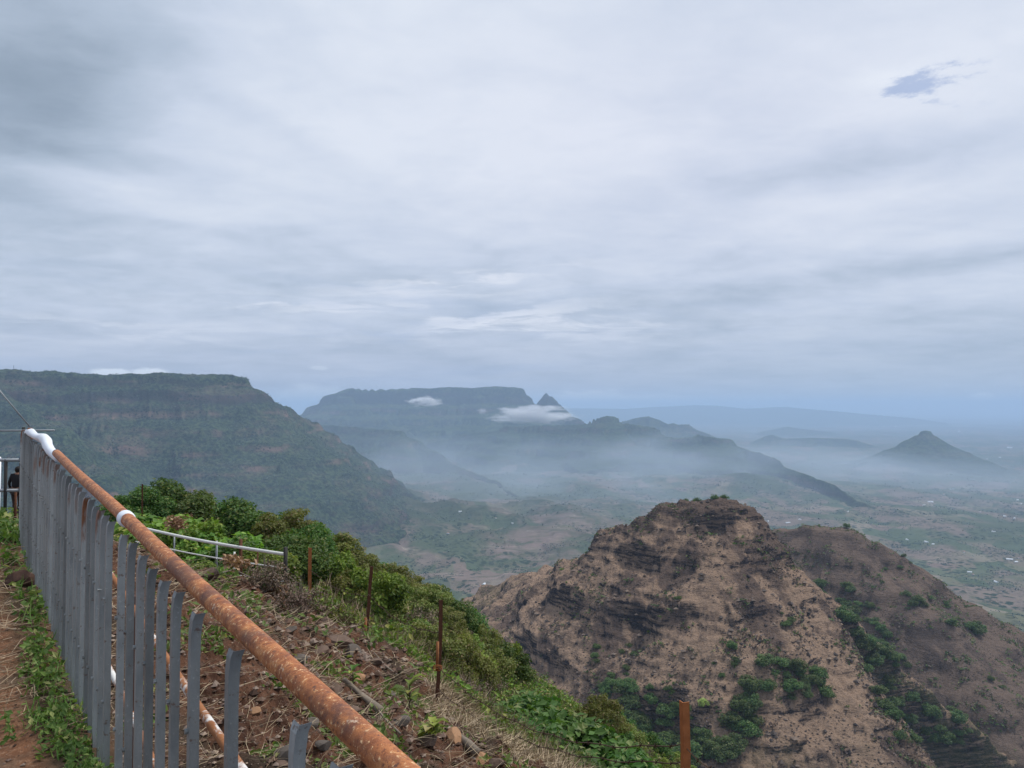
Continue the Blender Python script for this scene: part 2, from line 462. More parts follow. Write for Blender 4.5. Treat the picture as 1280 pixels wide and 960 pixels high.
# ---- brown rocky hills
B1 = {
 'top': P3([(772, 670, 440), (794, 657, 436), (816, 646, 432), (842, 634, 428), (868, 629, 426), (900, 629, 426), (920, 638, 428), (936, 653, 430)]),
 'right': P3([(936, 653, 430), (950, 675, 424), (972, 696, 415), (998, 728, 404), (1026, 768, 390), (1044, 795, 380), (1060, 835, 362), (1085, 868, 348), (1120, 912, 330), (1160, 962, 310), (1190, 1010, 296)]),
 'left': P3([(772, 668, 440), (756, 690, 446), (724, 705, 458), (692, 718, 470), (672, 744, 480), (640, 762, 495), (600, 780, 520)]),
 'spine': P3([(870, 632, 424), (884, 662, 404), (890, 700, 386), (893, 742, 368), (884, 800, 349), (888, 860, 330), (905, 930, 306), (925, 1020, 280), (940, 1120, 250)]),
 'lowleft': P3([(893, 742, 368), (850, 790, 362), (800, 832, 358), (760, 880, 352)]),
 'back': P3([(724, 706, 470), (690, 712, 560), (650, 722, 640), (600, 742, 700), (560, 762, 760)]),
}
def H_b1(X, Y):
    wx = fbm(X / 45, Y / 45, 4) * 9; wy = fbm(X / 45 + 60, Y / 45 + 11, 4) * 9
    x2, y2 = X + wx * .45, Y + wy
    h = ridge_h(X + wx * .2, Y + wy * .4, B1['top'], .95, 0, 4, 3, 9, 22, 0, rnd=10)
    h = np.maximum(h, ridge_h(X + wx * .25, Y + wy, B1['right'], .9, 0, 4, 0, 9, 26, 0, rnd=5))
    h = np.maximum(h, ridge_h(x2, y2, B1['left'], .78, 0, 4, 0, 9, 24, 0, rnd=4))
    h = np.maximum(h, ridge_h(x2, y2, B1['spine'], .80, 0, 4, 0, 10, 28, 0, rnd=7))
    h = np.maximum(h, ridge_h(x2, y2, B1['lowleft'], .8, 0, 4, 0, 8, 24, 0, rnd=10))
    h = np.maximum(h, ridge_h(x2, y2, B1['back'], .7, 0, 4, 0, 9, 30, 0, rnd=10))
    rr_ = np.array(sorted([(p_[1], p_[0]) for p_ in B1['right']]))
    off = X - np.interp(Y, rr_[:, 0], rr_[:, 1]) - 3 + wx * .2
    h = h - np.maximum(off, 0) * 1.1 * sstep(455, 425, Y)
    n = fbm(X / 70, Y / 70, 3) * 13
    m = sstep(-.10, .28, fbm(X / 40 + 9, Y / 40, 3)) * (.45 + .55 * sstep(140, 90, X + 0 * Y))
    t = terrace(h, 22, .62, n + 4, .34)
    h = h + (t - h) * (.12 + .88 * m)
    h = terrace(h, 4.6, .32, fbm(X / 20, Y / 20, 3) * 3.5, .4)
    return h + fbm(X / 14, Y / 14, 5, .55) * 2.6 + ridged(X / 6, Y / 6, 5, .6) * 1.3

B2 = {
 'top': P3([(905, 735, 720), (935, 692, 705), (958, 671, 695), (985, 663, 685), (1020, 661, 672), (1050, 664, 662), (1080, 678, 652), (1110, 697, 642), (1150, 723, 630),
            (1200, 757, 612), (1240, 780, 600), (1290, 810, 590), (1360, 855, 570), (1450, 910, 550)]),
 'front': P3([(1050, 664, 662), (1100, 715, 610), (1160, 765, 560), (1225, 850, 500), (1300, 970, 440), (1350, 1060, 400)]),
 'side': P3([(1200, 757, 612), (1260, 830, 550), (1330, 930, 490), (1400, 1040, 450)]),
}
def H_b2(X, Y):
    wx = fbm(X / 60 + 7, Y / 60, 4) * 12; wy = fbm(X / 60 + 60, Y / 60 + 11, 4) * 12
    x2, y2 = X + wx, Y + wy
    h = ridge_h(X + wx * .25, Y + wy * .4, B2['top'], .72, 0, 4, 4, 12, 40, 0, rnd=16)
    h = np.maximum(h, ridge_h(x2, y2, B2['front'], .62, 0, 4, 0, 10, 35, 0, rnd=16))
    h = np.maximum(h, ridge_h(x2, y2, B2['side'], .62, 0, 4, 0, 10, 35, 0, rnd=16))
    n = fbm(X / 90, Y / 90, 3) * 7
    h = terrace(h, 17, .20, n, .35)
    return h + fbm(X / 10, Y / 10, 4) * 1.7 + ridged(X / 4, Y / 4, 3) * .5

# ---- valley
def _base(X, Y):
    h = ridge_h(X, Y, C1, .80, 8, 30, 12, 0, 1, .2, rnd=30)
    for q in (S1b,): h = np.maximum(h, ridge_h(X, Y, q, .62, rnd=25))
    h = np.maximum(h, ridge_h(X, Y, C3, .6, 20, 30)); h = np.maximum(h, ridge_h(X, Y, S3, .55, rnd=40))
    h = np.maximum(h, ridge_h(X, Y, C4, .5, 25, 30))
    for q in S4: h = np.maximum(h, ridge_h(X, Y, q, .5, rnd=60))
    h = np.maximum(h, ridge_h(X, Y, S7[2], .5, rnd=25)); h = np.maximum(h, ridge_h(X, Y, S7[0], .5, rnd=25)); h = np.maximum(h, ridge_h(X, Y, S7[1], .5, rnd=25))
    for q in FOOT: h = np.maximum(h, ridge_h(X, Y, q, .30, 0, 1, 0, 22, 130, 0, rnd=60) + 120)
    return h
FOOT = [P3([(430, 600, 4300), (500, 640, 3700), (560, 680, 3200), (610, 720, 2800)]), P3([(560, 600, 4900), (610, 630, 4200), (680, 665, 3500), (720, 700, 3000)]),
        P3([(700, 610, 4700), (760, 640, 4000), (800, 680, 3300)]), P3([(930, 600, 4700), (1000, 625, 4200), (1080, 655, 3700)])]
def H_valley(X, Y):
    D = np.hypot(X, Y)
    h = FLOOR + fbm(X / 900 + 3, Y / 900 + 1, 4) * 55 * sstep(1000, 2500, D)
    # rolling terraced foothills in the bowl between the mountains
    g = np.exp(-(((X + 250) / 900) ** 2 + ((Y - 3000) / 1300) ** 2))
    h = h + g * (40 + 70 * fbm(X / 350, Y / 350, 4))
    t = _base(X + fbm(X / 300, Y / 300, 3) * 60, Y) - FLOOR; kk = 90.0
    h = h + kk * np.logaddexp(0, (t - 135) / kk) + fbm(X / 120, Y / 120, 4) * 9
    h = terrace(h, 16, .5 , fbm(X / 200, Y / 200, 3) * 6, .3)
    h = h + fbm(X / 3000, Y / 6000, 3) * 40 * sstep(5000, 9000, D)
    return h

# ------------------------------------------------------------------ mountain materials
def mat_mountain(name, speck, strata, dark=(.016, .032, .014), lite=(.075, .095, .035), bare=(.12, .085, .065), bare_amt=.5, bands=True):
    m, n, bs, geo = material(name)
    p = geo.outputs['Position']; px_, py_, pz = n.sep(p)
    nz = n.sep(geo.outputs['Normal'])[2]
    f1 = n.noise(p, 1 / speck, 5, .7)
    f2 = n.noise(p, 1 / (speck * 9), 4, .6)
    col = n.mix(n.ss(f1, .38, .62), dark, lite)
    b = n.ss(n.noise(n.vm('MULTIPLY', p, (.4, .4, 3.0)), 1 / strata, 6, .65), .54 - .1 * bare_amt, .68)
    steep = n.ss(nz, .80, .55)
    bm = n.m('MULTIPLY', b, n.m('MULTIPLY_ADD', steep, .9, .35), clamp=True)
    bm = n.m('MULTIPLY', bm, n.ss(f2, .36, .58), clamp=True)
    col = n.mix(bm, col, bare)
    if bands:
        zz = n.m('ADD', n.m('MULTIPLY', pz, 1 / (strata * .55)), n.m('MULTIPLY', f2, 2.0))
        ln = n.ss(n.m('SINE', zz), .55, .95)
        col = n.mix(n.m('MULTIPLY', ln, n.m('MULTIPLY_ADD', steep, .6, .12)), col, (.028, .026, .028))
    # woods show as dark speckle
    v = n.vor(p, 1 / (speck * .7), 'F1', 'Distance')
    col = n.mix(n.m('MULTIPLY', n.ss(v, .55, .2), n.ss(n.noise(p, 1 / (speck * 5), 3), .45, .6)), col, tuple(c * .8 for c in dark))
    n.l.new(col, bs.inputs['Base Color'])
    bump(n, bs, n.noise(p, 1 / (speck * .8), 4, .7), .8, speck * .5)
    bs.inputs['Roughness'].default_value = 1; bs.inputs['Specular IOR Level'].default_value = 0
    return m

M1 = mat_mountain('green_mountain', 15, 120, dark=(.008, .020, .014), lite=(.060, .088, .044), bare=(.17, .115, .09), bare_amt=1.2)
M2 = mat_mountain('far_mountain', 40, 200)
M4 = mat_mountain('ridge_scrub', 26, 160, lite=(.06, .085, .035), bare_amt=.9)

mv, n, bs, geo = material('valley_fields')
p = geo.outputs['Position']
pw = n.vm('ADD', p, n.scale(n.noise(p, 1 / 160, 3, .5, color=True), (90, 90, 0)))
cell = n.vor(n.vm('MULTIPLY', pw, (1, .45, 0)), 1 / 70, 'F1', 'Color')
cr, cg, cb = n.sep(cell)
col = n.ramp(cr, [(0, (.045, .075, .028)), (.3, (.075, .105, .04)), (.48, (.13, .12, .06)), (.62, (.15, .095, .07)), (.78, (.20, .16, .10)), (.9, (.06, .09, .035)), (1, (.05, .085, .03))])
big = n.noise(p, 1 / 900, 4, .55)
grn = n.mix(n.noise(p, 1 / 60, 5, .7), (.03, .055, .02), (.085, .11, .045))
col = n.mix(n.ss(big, .44, .56), grn, col)
col = n.mix(n.ss(n.noise(n.vm('MULTIPLY', p, (1, .6, 1)), 1 / 260, 5, .6), .50, .60), col, n.mix(n.noise(p, 1 / 35, 4), (.10, .065, .05), (.2, .15, .10)))
tr = n.vor(p, 1 / 11, 'F1', 'Distance')
trm = n.m('MULTIPLY', n.ss(tr, .50, .28), n.ss(n.noise(p, 1 / 120, 4, .6), .48, .60))
col = n.mix(trm, col, (.014, .03, .012))
tr = n.vor(n.vm('ADD', p, (33, 11, 0)), 1 / 24, 'F1', 'Distance')
trm = n.m('MULTIPLY', n.ss(tr, .46, .3), n.ss(n.noise(n.vm('ADD', p, (900, 0, 0)), 1 / 260, 4, .6), .44, .58))
col = n.mix(trm, col, (.016, .035, .014))
# reddish ploughed terraces in the bowl
bowl = n.vm('LENGTH', n.vm('MULTIPLY', n.vm('SUBTRACT', p, (-150, 2900, 0)), (1 / 800, 1 / 1000, 0)))
tl_ = n.noise(n.vm('MULTIPLY', pw, (.35, 1.5, 0)), 1 / 55, 6, .7)
tc_ = n.ramp(tl_, [(0, (.05, .075, .03)), (.40, (.07, .085, .035)), (.47, (.15, .10, .075)), (.58, (.19, .125, .095)), (.63, (.30, .25, .17)), (.68, (.14, .10, .07)), (1, (.2, .15, .1))])
bm_ = n.m('MULTIPLY', n.ss(bowl, 1.15, .6), n.ss(n.noise(p, 1 / 190, 4, .6), .36, .52))
col = n.mix(n.m('MULTIPLY', n.m('MULTIPLY', bm_, n.ss(n.noise(p, 1 / 420, 4, .6), .40, .56)), n.m('SUBTRACT', 1.0, n.m('MULTIPLY', trm, .9))), col, tc_)
pz_ = n.sep(p)[2]
wood = n.mix(n.noise(p, 1 / 14, 5, .7), (.010, .024, .014), (.060, .085, .038))
col = n.mix(n.m('MULTIPLY', n.ss(n.m('ADD', pz_, n.m('MULTIPLY', n.noise(p, 1 / 150, 4, .6), 130)), -395, -330), .85), col, wood)
hv_ = n.node('ShaderNodeHueSaturation'); hv_.inputs['Saturation'].default_value = .72; hv_.inputs['Value'].default_value = 1.08; n.l.new(col, hv_.inputs['Color']); col = hv_.outputs[0]
n.l.new(col, bs.inputs['Base Color']); bs.inputs['Roughness'].default_value = 1; bs.inputs['Specular IOR Level'].default_value = 0
bump(n, bs, n.noise(p, 1 / 12, 4, .7), .5, 6)

def mat_brown(name, tan, tan2, purple, dark, zgreen, rockamt):
    m, n, bs, geo = material(name)
    p = geo.outputs['Position']; pz = n.sep(p)[2]
    nz = n.sep(geo.outputs['Normal'])[2]
    ps = n.vm('MULTIPLY', p, (1, 1, 1.8))
    col = n.mix(n.noise(p, 1 / 2.2, 6, .7), tan, tan2)
    # dry scrub patches
    f = n.noise(n.vm('MULTIPLY', p, (1.0, .8, .45)), 1 / 22, 6, .62, .3)
    pm = n.ss(n.m('ADD', f, n.m('MULTIPLY', n.ss(pz, -95, -62), .10 if rockamt > .9 else 0.0)), .49, .585)
    pc = n.mix(n.noise(p, 1 / 1.6, 5, .75), tuple(c * .6 for c in purple), tuple(c * 1.35 for c in purple))
    col = n.mix(n.m('MULTIPLY', pm, .88), col, pc)
    # scree and exposed strata
    st = n.noise(n.vm('MULTIPLY', p, (.6, .6, 5.5)), 1 / 7.0, 6, .65)
    rk = n.ss(n.m('ADD', n.ss(nz, .74, .46), n.m('MULTIPLY', n.m('SUBTRACT', st, .5), 2.6)), .62, 1.25)
    rkc = n.mix(n.ss(n.noise(ps, 1 / 1.3, 5, .75), .42, .62), dark, tuple(c * 2.9 for c in dark))
    col = n.mix(n.m('MULTIPLY', rk, rockamt), col, rkc)
    ck = n.vor(n.vm('ADD', n.vm('MULTIPLY', p, (1, 1, 2.2)), n.scale(n.noise(p, 1 / 3, 4, .6, color=True), (3, 3, 3))), 1 / 4.5, 'DISTANCE_TO_EDGE', 'Distance')
    col = n.mix(n.m('MULTIPLY', n.ss(ck, .07, .01), n.m('MULTIPLY_ADD', rk, .75, .18)), col, tuple(c * .7 for c in dark))
    # little tufts and cracks
    v = n.vor(n.vm('MULTIPLY', p, (1, 1, 2)), 1 / 2.1, 'F1', 'Distance')
    col = n.mix(n.m('MULTIPLY', n.ss(v, .38, .12), n.ss(n.noise(p, 1 / 14, 4), .46, .58)), col, tuple(c * 1.2 for c in dark))
    # green flush low down
    gm = n.m('MULTIPLY', n.ss(n.m('ADD', pz, n.m('MULTIPLY', n.noise(p, 1 / 26, 4), 70)), zgreen + 45, zgreen + 5), n.ss(n.noise(p, 1 / 9, 5, .7), .40, .56))
    col = n.mix(n.m('MULTIPLY', gm, .55), col, n.mix(n.noise(p, 1 / 1.5, 4, .7), (.03, .045, .018), (.10, .105, .05)))
    n.l.new(col, bs.inputs['Base Color']); bs.inputs['Roughness'].default_value = 1; bs.inputs['Specular IOR Level'].default_value = 0
    h = n.m('ADD', n.noise(ps, 1 / 2.4, 7, .75), n.m('MULTIPLY', st, .8))
    bump(n, bs, h, 1.0, 2.0)
    return m
MBR1 = mat_brown('dry_basalt_hill', (.25, .170, .120), (.385, .275, .20), (.125, .092, .078), (.022, .020, .023), -140, .95)
MBR2 = mat_brown('dry_scrub_hill', (.12, .088, .072), (.20, .15, .12), (.095, .074, .066), (.030, .026, .026), -200, .75)

# ------------------------------------------------------------------ build the far land
polar(H_valley, -420, 1700, 600, 62000, 800, 620, 'valley_floor', mv)
CUT = FLOOR - 45
polar(H_m1, -200, 760, 1500, 4800, 720, 520, 'mountain', M1, CUT)
polar(H_m2, 280, 900, 6300, 9600, 560, 260, 'mountain', M2, CUT)
polar(H_m3, 260, 800, 3200, 7200, 460, 260, 'mountain', M4, CUT)
polar(H_m4, 460, 1240, 2700, 7700, 700, 340, 'mountain', M4, CUT)
polar(H_m5, 720, 1000, 7300, 9600, 300, 120, 'mountain', M2, CUT)
polar(H_m6, 860, 1180, 8000, 10800, 300, 120, 'hill', M2, CUT)
polar(H_m7, 980, 1300, 5100, 6900, 480, 260, 'hill', M4, CUT)
polar(H_m8, 440, 1300, 19000, 26000, 460, 80, 'mountain', M2, CUT)
polar(H_m9, 900, 1100, 12500, 14500, 150, 60, 'hill', M2, CUT)
polar(H_b1, 540, 1330, 150, 900, 980, 820, 'hill', MBR1, -420)
polar(H_b2, 860, 1560, 300, 1000, 760, 620, 'hill', MBR2, -420)

# ------------------------------------------------------------------ near slope
FO = np.array([-.135, 1.11]); FD = np.array([-.589, .808]); FN = np.array([.808, .589])
def uv_of(X, Y):
    return (X - FO[0]) * FD[0] + (Y - FO[1]) * FD[1], (X - FO[0]) * FN[0] + (Y - FO[1]) * FN[1]
def xy_of(u, v): return FO[0] + u * FD[0] + v * FN[0], FO[1] + u * FD[1] + v * FN[1]
ctrl = []
def cp_uv(u, v, z): x, y = xy_of(u, v); ctrl.append((x, y, z))
for u, z in ((-2, -1.7), (0, -1.58), (2.5, -1.475), (5, -1.35), (7.6, -1.24), (9.0, -1.27)):
    for v, dz_ in ((-4, .0), (-2, -.02), (-.8, -.02), (0, 0), (.5, -.13)):
        ctrl.append((*xy_of(u, v), z + dz_))
for u in (-2, 0, 3, 6, 9, 12):
    for v in (1.5, 2.5, 3.5):
        cp_uv(u, v, -1.55 - .46 * (v - .25) + .02 * max(0, u - 8) * -1)
for u in (2, 4.5, 7, 9.5): cp_uv(u, 5.4, -3.15 - 1.45)
for c in [(-7, 11.5, -1.75), (-9, 13.5, -2.2), (-11.5, 17, -2.9), (-15, 23, -3.4), (-19, 26, -3.6), (-14, 15, -2.5), (-20, 10, -1.8), (-9.5, 17.5, -3.3), (-7.8, 16.5, -3.3), (-3.9, 13.2, -3.45),
          (1.13, 5, -3.0), (-.775, 8, -3.1), (-1.97, 10.5, -3.2), (-3.29, 12.6, -3.3),
          (-4.8, 22, -6.6), (-1.8, 22, -8.5), (0, 15, -7.3), (1.25, 20, -9.6), (5.2, 28, -14.2), (3.2, 12, -8.0), (1.2, 9.8, -5.4), (2.7, 8, -5.1),
          (-18, 40, -7.2), (-12, 38, -8.6), (-8.7, 35, -8.4), (-6.2, 35, -9.2), (-3.2, 38, -11.4), (-1.7, 40, -13), (2.8, 45, -18), (6, 48, -20.5), (11, 50, -24.5),
          (-10, 26, -5.6), (-16, 32, -5.8), (7, 8, -9), (15, 20, -20), (20, 50, -35), (5, 3, -4.6), (3, 0, -2.6), (9, 0, -7), (8, 32, -18),
          (-30, 40, -6), (-32, 22, -3), (-25, 60, -17), (-18, 60, -22), (-5, 60, -29), (12, 70, -44), (-10, 85, -46), (-40, 90, -40), (35, 90, -85), (40, 30, -45), (-45, 60, -15), (10, 110, -85), (-30, 120, -70), (50, 120, -120), (-60, 120, -55)]:
    ctrl.append(c)
ctrl = np.array(ctrl)
def _tps(c, lam=.02):
    n_ = len(c); d_ = np.hypot(c[:, None, 0] - c[None, :, 0], c[:, None, 1] - c[None, :, 1])
    K = d_ ** 2 * np.log(d_ + 1e-9) + np.eye(n_) * lam
    Pm = np.c_[np.ones(n_), c[:, :2]]
    A = np.zeros((n_ + 3, n_ + 3)); A[:n_, :n_] = K; A[:n_, n_:] = Pm; A[n_:, :n_] = Pm.T
    return np.linalg.solve(A, np.r_[c[:, 2], 0, 0, 0])
_w = _tps(ctrl)
def G0_exact(X, Y):
    X = np.asarray(X, float); Y = np.asarray(Y, float)
    out = _w[-3] + _w[-2] * X + _w[-1] * Y
    for i, c in enumerate(ctrl):
        dd = np.hypot(X - c[0], Y - c[1]); out = out + _w[i] * dd ** 2 * np.log(dd + 1e-9)
    return out
_gxs = np.arange(-150, 145, .5); _gys = np.arange(-4, 172, .5)
_gg = G0_exact(*np.meshgrid(_gxs, _gys))
def G0(X, Y):
    fx = np.clip((np.asarray(X, float) + 150) / .5, 0, len(_gxs) - 1.001); fy = np.clip((np.asarray(Y, float) + 4) / .5, 0, len(_gys) - 1.001)
    i = fx.astype(int); j = fy.astype(int); a = fx - i; b_ = fy - j
    return (_gg[j, i] * (1 - a) + _gg[j, i + 1] * a) * (1 - b_) + (_gg[j + 1, i] * (1 - a) + _gg[j + 1, i + 1] * a) * b_
def path_mask(X, Y):
    u, v = uv_of(X, Y)
    wob = fbm(X * 1.3, Y * 1.3, 3) * .22
    return sstep(-.17, -.30, v + wob * .35)
def G(X, Y):
    X = np.asarray(X, float); Y = np.asarray(Y, float)
    h = G0(X, Y); u, v = uv_of(X, Y)
    rub = sstep(.1, .7, v)
    k = sstep(-.4, .6, v)
    h = h + fbm(X * 1.1, Y * 1.1, 4) * .16 * rub * 1.2 + fbm(X * .3, Y * .3, 3) * .35 * sstep(1, 5, v)
    h = h + ridged(X * 2.4, Y * 2.4, 4) * .09 * rub + fbm(X * 7, Y * 7, 4, .6) * (.012 + .07 * rub) + np.maximum(fbm(X * 4.1 + 7, Y * 4.1, 3), 0) * .12 * rub
    h = h + sstep(.25, .0, np.abs(v + .12)) * .03
    h = h + fbm(X * 2.2, Y * 2.2, 3) * .035 * (1 - rub)
    return h
def g1(x, y): return float(G(np.array([x]), np.array([y]))[0])

# ground material: red-brown soil, straw, humus under the bushes
mg, n, bs, geo = material('red_soil')
att = n.node('ShaderNodeVertexColor'); att.layer_name = 'tint'
pr, gr_, vr = n.sep(att.outputs['Color'])      # path, rubble, scrub-covered
p = geo.outputs['Position']
fine = n.noise(p, 38, 8, .75); mid = n.noise(p, 5, 6, .65); big = n.noise(p, 1.1, 4, .6)
c_path = n.mix(mid, (.16, .068, .034), (.30, .15, .085))
c_path = n.mix(n.ss(fine, .45, .66), c_path, (.36, .21, .13))
c_path = n.mix(n.m('MULTIPLY', n.ss(n.noise(n.vm('MULTIPLY', p, (1, 1, 1)), 1.7, 5, .6), .52, .66), .7), c_path, (.20, .15, .105))
c_rub = n.mix(n.ss(mid, .35, .65), (.060, .029, .019), (.165, .082, .050))
c_rub = n.mix(n.ss(fine, .52, .72), c_rub, (.22, .145, .105))
c_rub = n.mix(n.ss(big, .52, .62), c_rub, n.mix(fine, (.035, .024, .018), (.10, .07, .05)))
c_scr = n.mix(n.ss(fine, .4, .62), (.04, .042, .018), (.16, .125, .08))
c_scr = n.mix(n.ss(mid, .45, .6), c_scr, n.mix(fine, (.022, .035, .012), (.065, .08, .028)))
col = n.mix(pr, n.mix(.45, c_rub, (.12, .085, .05)), c_path); col = n.mix(gr_, col, c_rub); col = n.mix(vr, col, c_scr)
n.l.new(col, bs.inputs['Base Color']); bs.inputs['Roughness'].default_value = .95; bs.inputs['Specular IOR Level'].default_value = .1
bump(n, bs, n.m('ADD', fine, n.m('MULTIPLY', n.vor(p, 22, 'F1', 'Distance'), .6)), .9, .03)

def near_ground():
    nc, nr = 860, 820
    a = np.linspace(R(-62), R(58), nc); r = np.exp(np.linspace(math.log(.35), math.log(150), nr))
    A, Rr = np.meshgrid(a, r); X = Rr * np.sin(A); Y = Rr * np.cos(A)
    Z = G(X, Y)
    u, v = uv_of(X, Y)
    pm = path_mask(X, Y)
    rub = sstep(-.05, .5, v + fbm(X * 2, Y * 2, 2) * .2)
    edge = 4.3 + fbm(X * .5, Y * .5, 3) * 1.3
    scr = np.maximum(sstep(0, .9, v - edge), sstep(14.5, 17, u))
    scr = scr * (v > .5)
    dry = sstep(0, 1, 1 - np.hypot((X - .9) / 2.2, (Y - 7) / 2.8))
    scr = np.maximum(scr, 0)
    colr = np.stack([pm.ravel(), rub.ravel(), scr.ravel()], -1)
    idx = np.arange(nc * nr).reshape(nr, nc)
    f = np.stack([idx[:-1, :-1], idx[:-1, 1:], idx[1:, 1:], idx[1:, :-1]], -1).reshape(-1, 4)
    V = np.stack([X.ravel(), Y.ravel(), Z.ravel()], -1)
    ispath = pm.ravel()[f].mean(axis=1) > .5
    for nm, ff in (('path', f[ispath]), ('ground', f[~ispath])):
        used = np.unique(ff); rm = np.full(nc * nr, -1); rm[used] = np.arange(len(used))
        o = mesh_np(nm, V[used], rm[ff], mg, True, cols=colr[used]); o['kind'] = 'structure'
near_ground()

# ------------------------------------------------------------------ foliage
def mat_leaf(name, c0, c1, c2=None, trans=.30):
    m = bpy.data.materials.new(name); m.use_nodes = True
    n = N(m.node_tree); t = m.node_tree; bs = t.nodes['Principled BSDF']; out = t.nodes['Material Output']
    att = n.node('ShaderNodeVertexColor'); att.layer_name = 'tint'
    r_, g_, b_ = n.sep(att.outputs['Color'])
    col = n.mix(r_, c0, c1)
    if c2 is not None: col = n.mix(n.ss(g_, .82, .95), col, c2)
    oi = n.node('ShaderNodeObjectInfo')
    hv = n.node('ShaderNodeHueSaturation'); n.l.new(col, hv.inputs['Color'])
    n.put(hv.inputs['Hue'], n.m('MULTIPLY_ADD', oi.outputs['Random'], .05, .475))
    n.put(hv.inputs['Value'], n.m('MULTIPLY_ADD', oi.outputs['Random'], .6, 1.0))
    col = hv.outputs[0]
    n.l.new(col, bs.inputs['Base Color']); bs.inputs['Roughness'].default_value = .55; bs.inputs['Specular IOR Level'].default_value = .25
    tb = n.node('ShaderNodeBsdfTranslucent'); n.l.new(n.mix(1.0, col, (1.3, 1.4, .8), 'MULTIPLY'), tb.inputs[0])
    mx = n.node('ShaderNodeMixShader'); mx.inputs[0].default_value = trans
    n.l.new(bs.outputs[0], mx.inputs[1]); n.l.new(tb.outputs[0], mx.inputs[2]); n.l.new(mx.outputs[0], out.inputs[0])
    return m
L_dark = mat_leaf('dark_leaves', (.018, .048, .009), (.072, .130, .024), (.13, .145, .04))
L_deep = mat_leaf('deep_green_leaves', (.022, .060, .010), (.075, .15, .028), (.13, .16, .05))
L_mid = mat_leaf('fresh_leaves', (.045, .090, .012), (.150, .225, .034), (.24, .26, .06))
L_olive = mat_leaf('olive_leaves', (.060, .080, .016), (.17, .185, .045), (.21, .16, .08))
L_yel = mat_leaf('yellow_green_leaves', (.095, .125, .018), (.23, .26, .05), (.27, .23, .10))
L_dry = mat_leaf('dry_twigs', (.09, .066, .045), (.20, .145, .10), (.055, .068, .022), .1)
L_weed = mat_leaf('weed_leaves', (.045, .095, .018), (.13, .20, .045), (.21, .23, .08))
L_straw = mat_leaf('straw', (.17, .115, .07), (.36, .27, .185), (.10, .07, .045), .05)
L_hill = mat_leaf('hill_tree_leaves', (.030, .062, .018), (.085, .135, .040), (.14, .155, .055))
L_scrub = mat_leaf('scrub_twigs', (.055, .042, .040), (.135, .10, .088), (.09, .085, .045), .1)
L_forest = mat_leaf('forest_leaves', (.010, .028, .019), (.045, .074, .044), None, .1)
L_pale = mat_leaf('pale_leaves', (.16, .19, .04), (.30, .33, .10), (.3, .3, .12))
bark = plain('bark', (.085, .062, .046), .95, var=.4, scale=12)
bark_lt = plain('grey_bark', (.20, .165, .13), .95, var=.4, scale=18)

def rand_dirs(n_):
    v = RNG.normal(size=(n_, 3)); return v / np.linalg.norm(v, axis=1)[:, None]

def leaf_quads(C, size, up=.35, aspect=.55, nrm=None):
    """one leaf-sized kite per centre"""
    n_ = len(C)
    nn = rand_dirs(n_); nn[:, 2] = np.abs(nn[:, 2]) + up
    if nrm is not None: nn = nn + nrm * .7
    nn /= np.linalg.norm(nn, axis=1)[:, None]
    t = np.cross(nn, rand_dirs(n_)); t /= (np.linalg.norm(t, axis=1)[:, None] + 1e-9)
    b = np.cross(nn, t)
    s = np.asarray(size) * RNG.uniform(.65, 1.3, n_); s = s[:, None]
    v0 = C - t * s; v1 = C + b * s * aspect + nn * s * .18 - t * s * .1; v2 = C + t * s; v3 = C - b * s * aspect + nn * s * .18 - t * s * .1
    V = np.stack([v0, v1, v2, v3], 1).reshape(-1, 3)
    Fc = np.arange(n_ * 4).reshape(-1, 4)
    return V, Fc

def crown_points(n_, lobes, fill=.35):
    """points in the shell of many lobes; lobes: list of (c, r(3))"""
    wts = np.array([r[0] * r[1] for c, r in lobes]); wts = wts / wts.sum()
    k = RNG.choice(len(lobes), n_, p=wts)
    C = np.array([c for c, r in lobes])[k]; Rr = np.array([r for c, r in lobes])[k]
    dd = rand_dirs(n_); rad = 1 - fill * RNG.random(n_) ** 1.3
    rad *= 1 + RNG.normal(size=n_) * .07
    return C + dd * Rr * rad[:, None], dd, k

def make_lobes(seed, H, W, n_, flat=.75, base=.3, small=.32):
    r = np.random.default_rng(seed); L = []
    for i in range(n_):
        a = r.random() * 6.283; q = math.sqrt(r.random()) * W * .72
        top = H * (1 - .55 * (q / W) ** 2)
        z = base * H + (top - base * H) * (.35 + .65 * r.random())
        s = W * small * r.uniform(.6, 1.35)
        L.append(((q * math.cos(a), q * math.sin(a), max(s * .5, z - s * flat)), (s, s, s * flat)))
    return L

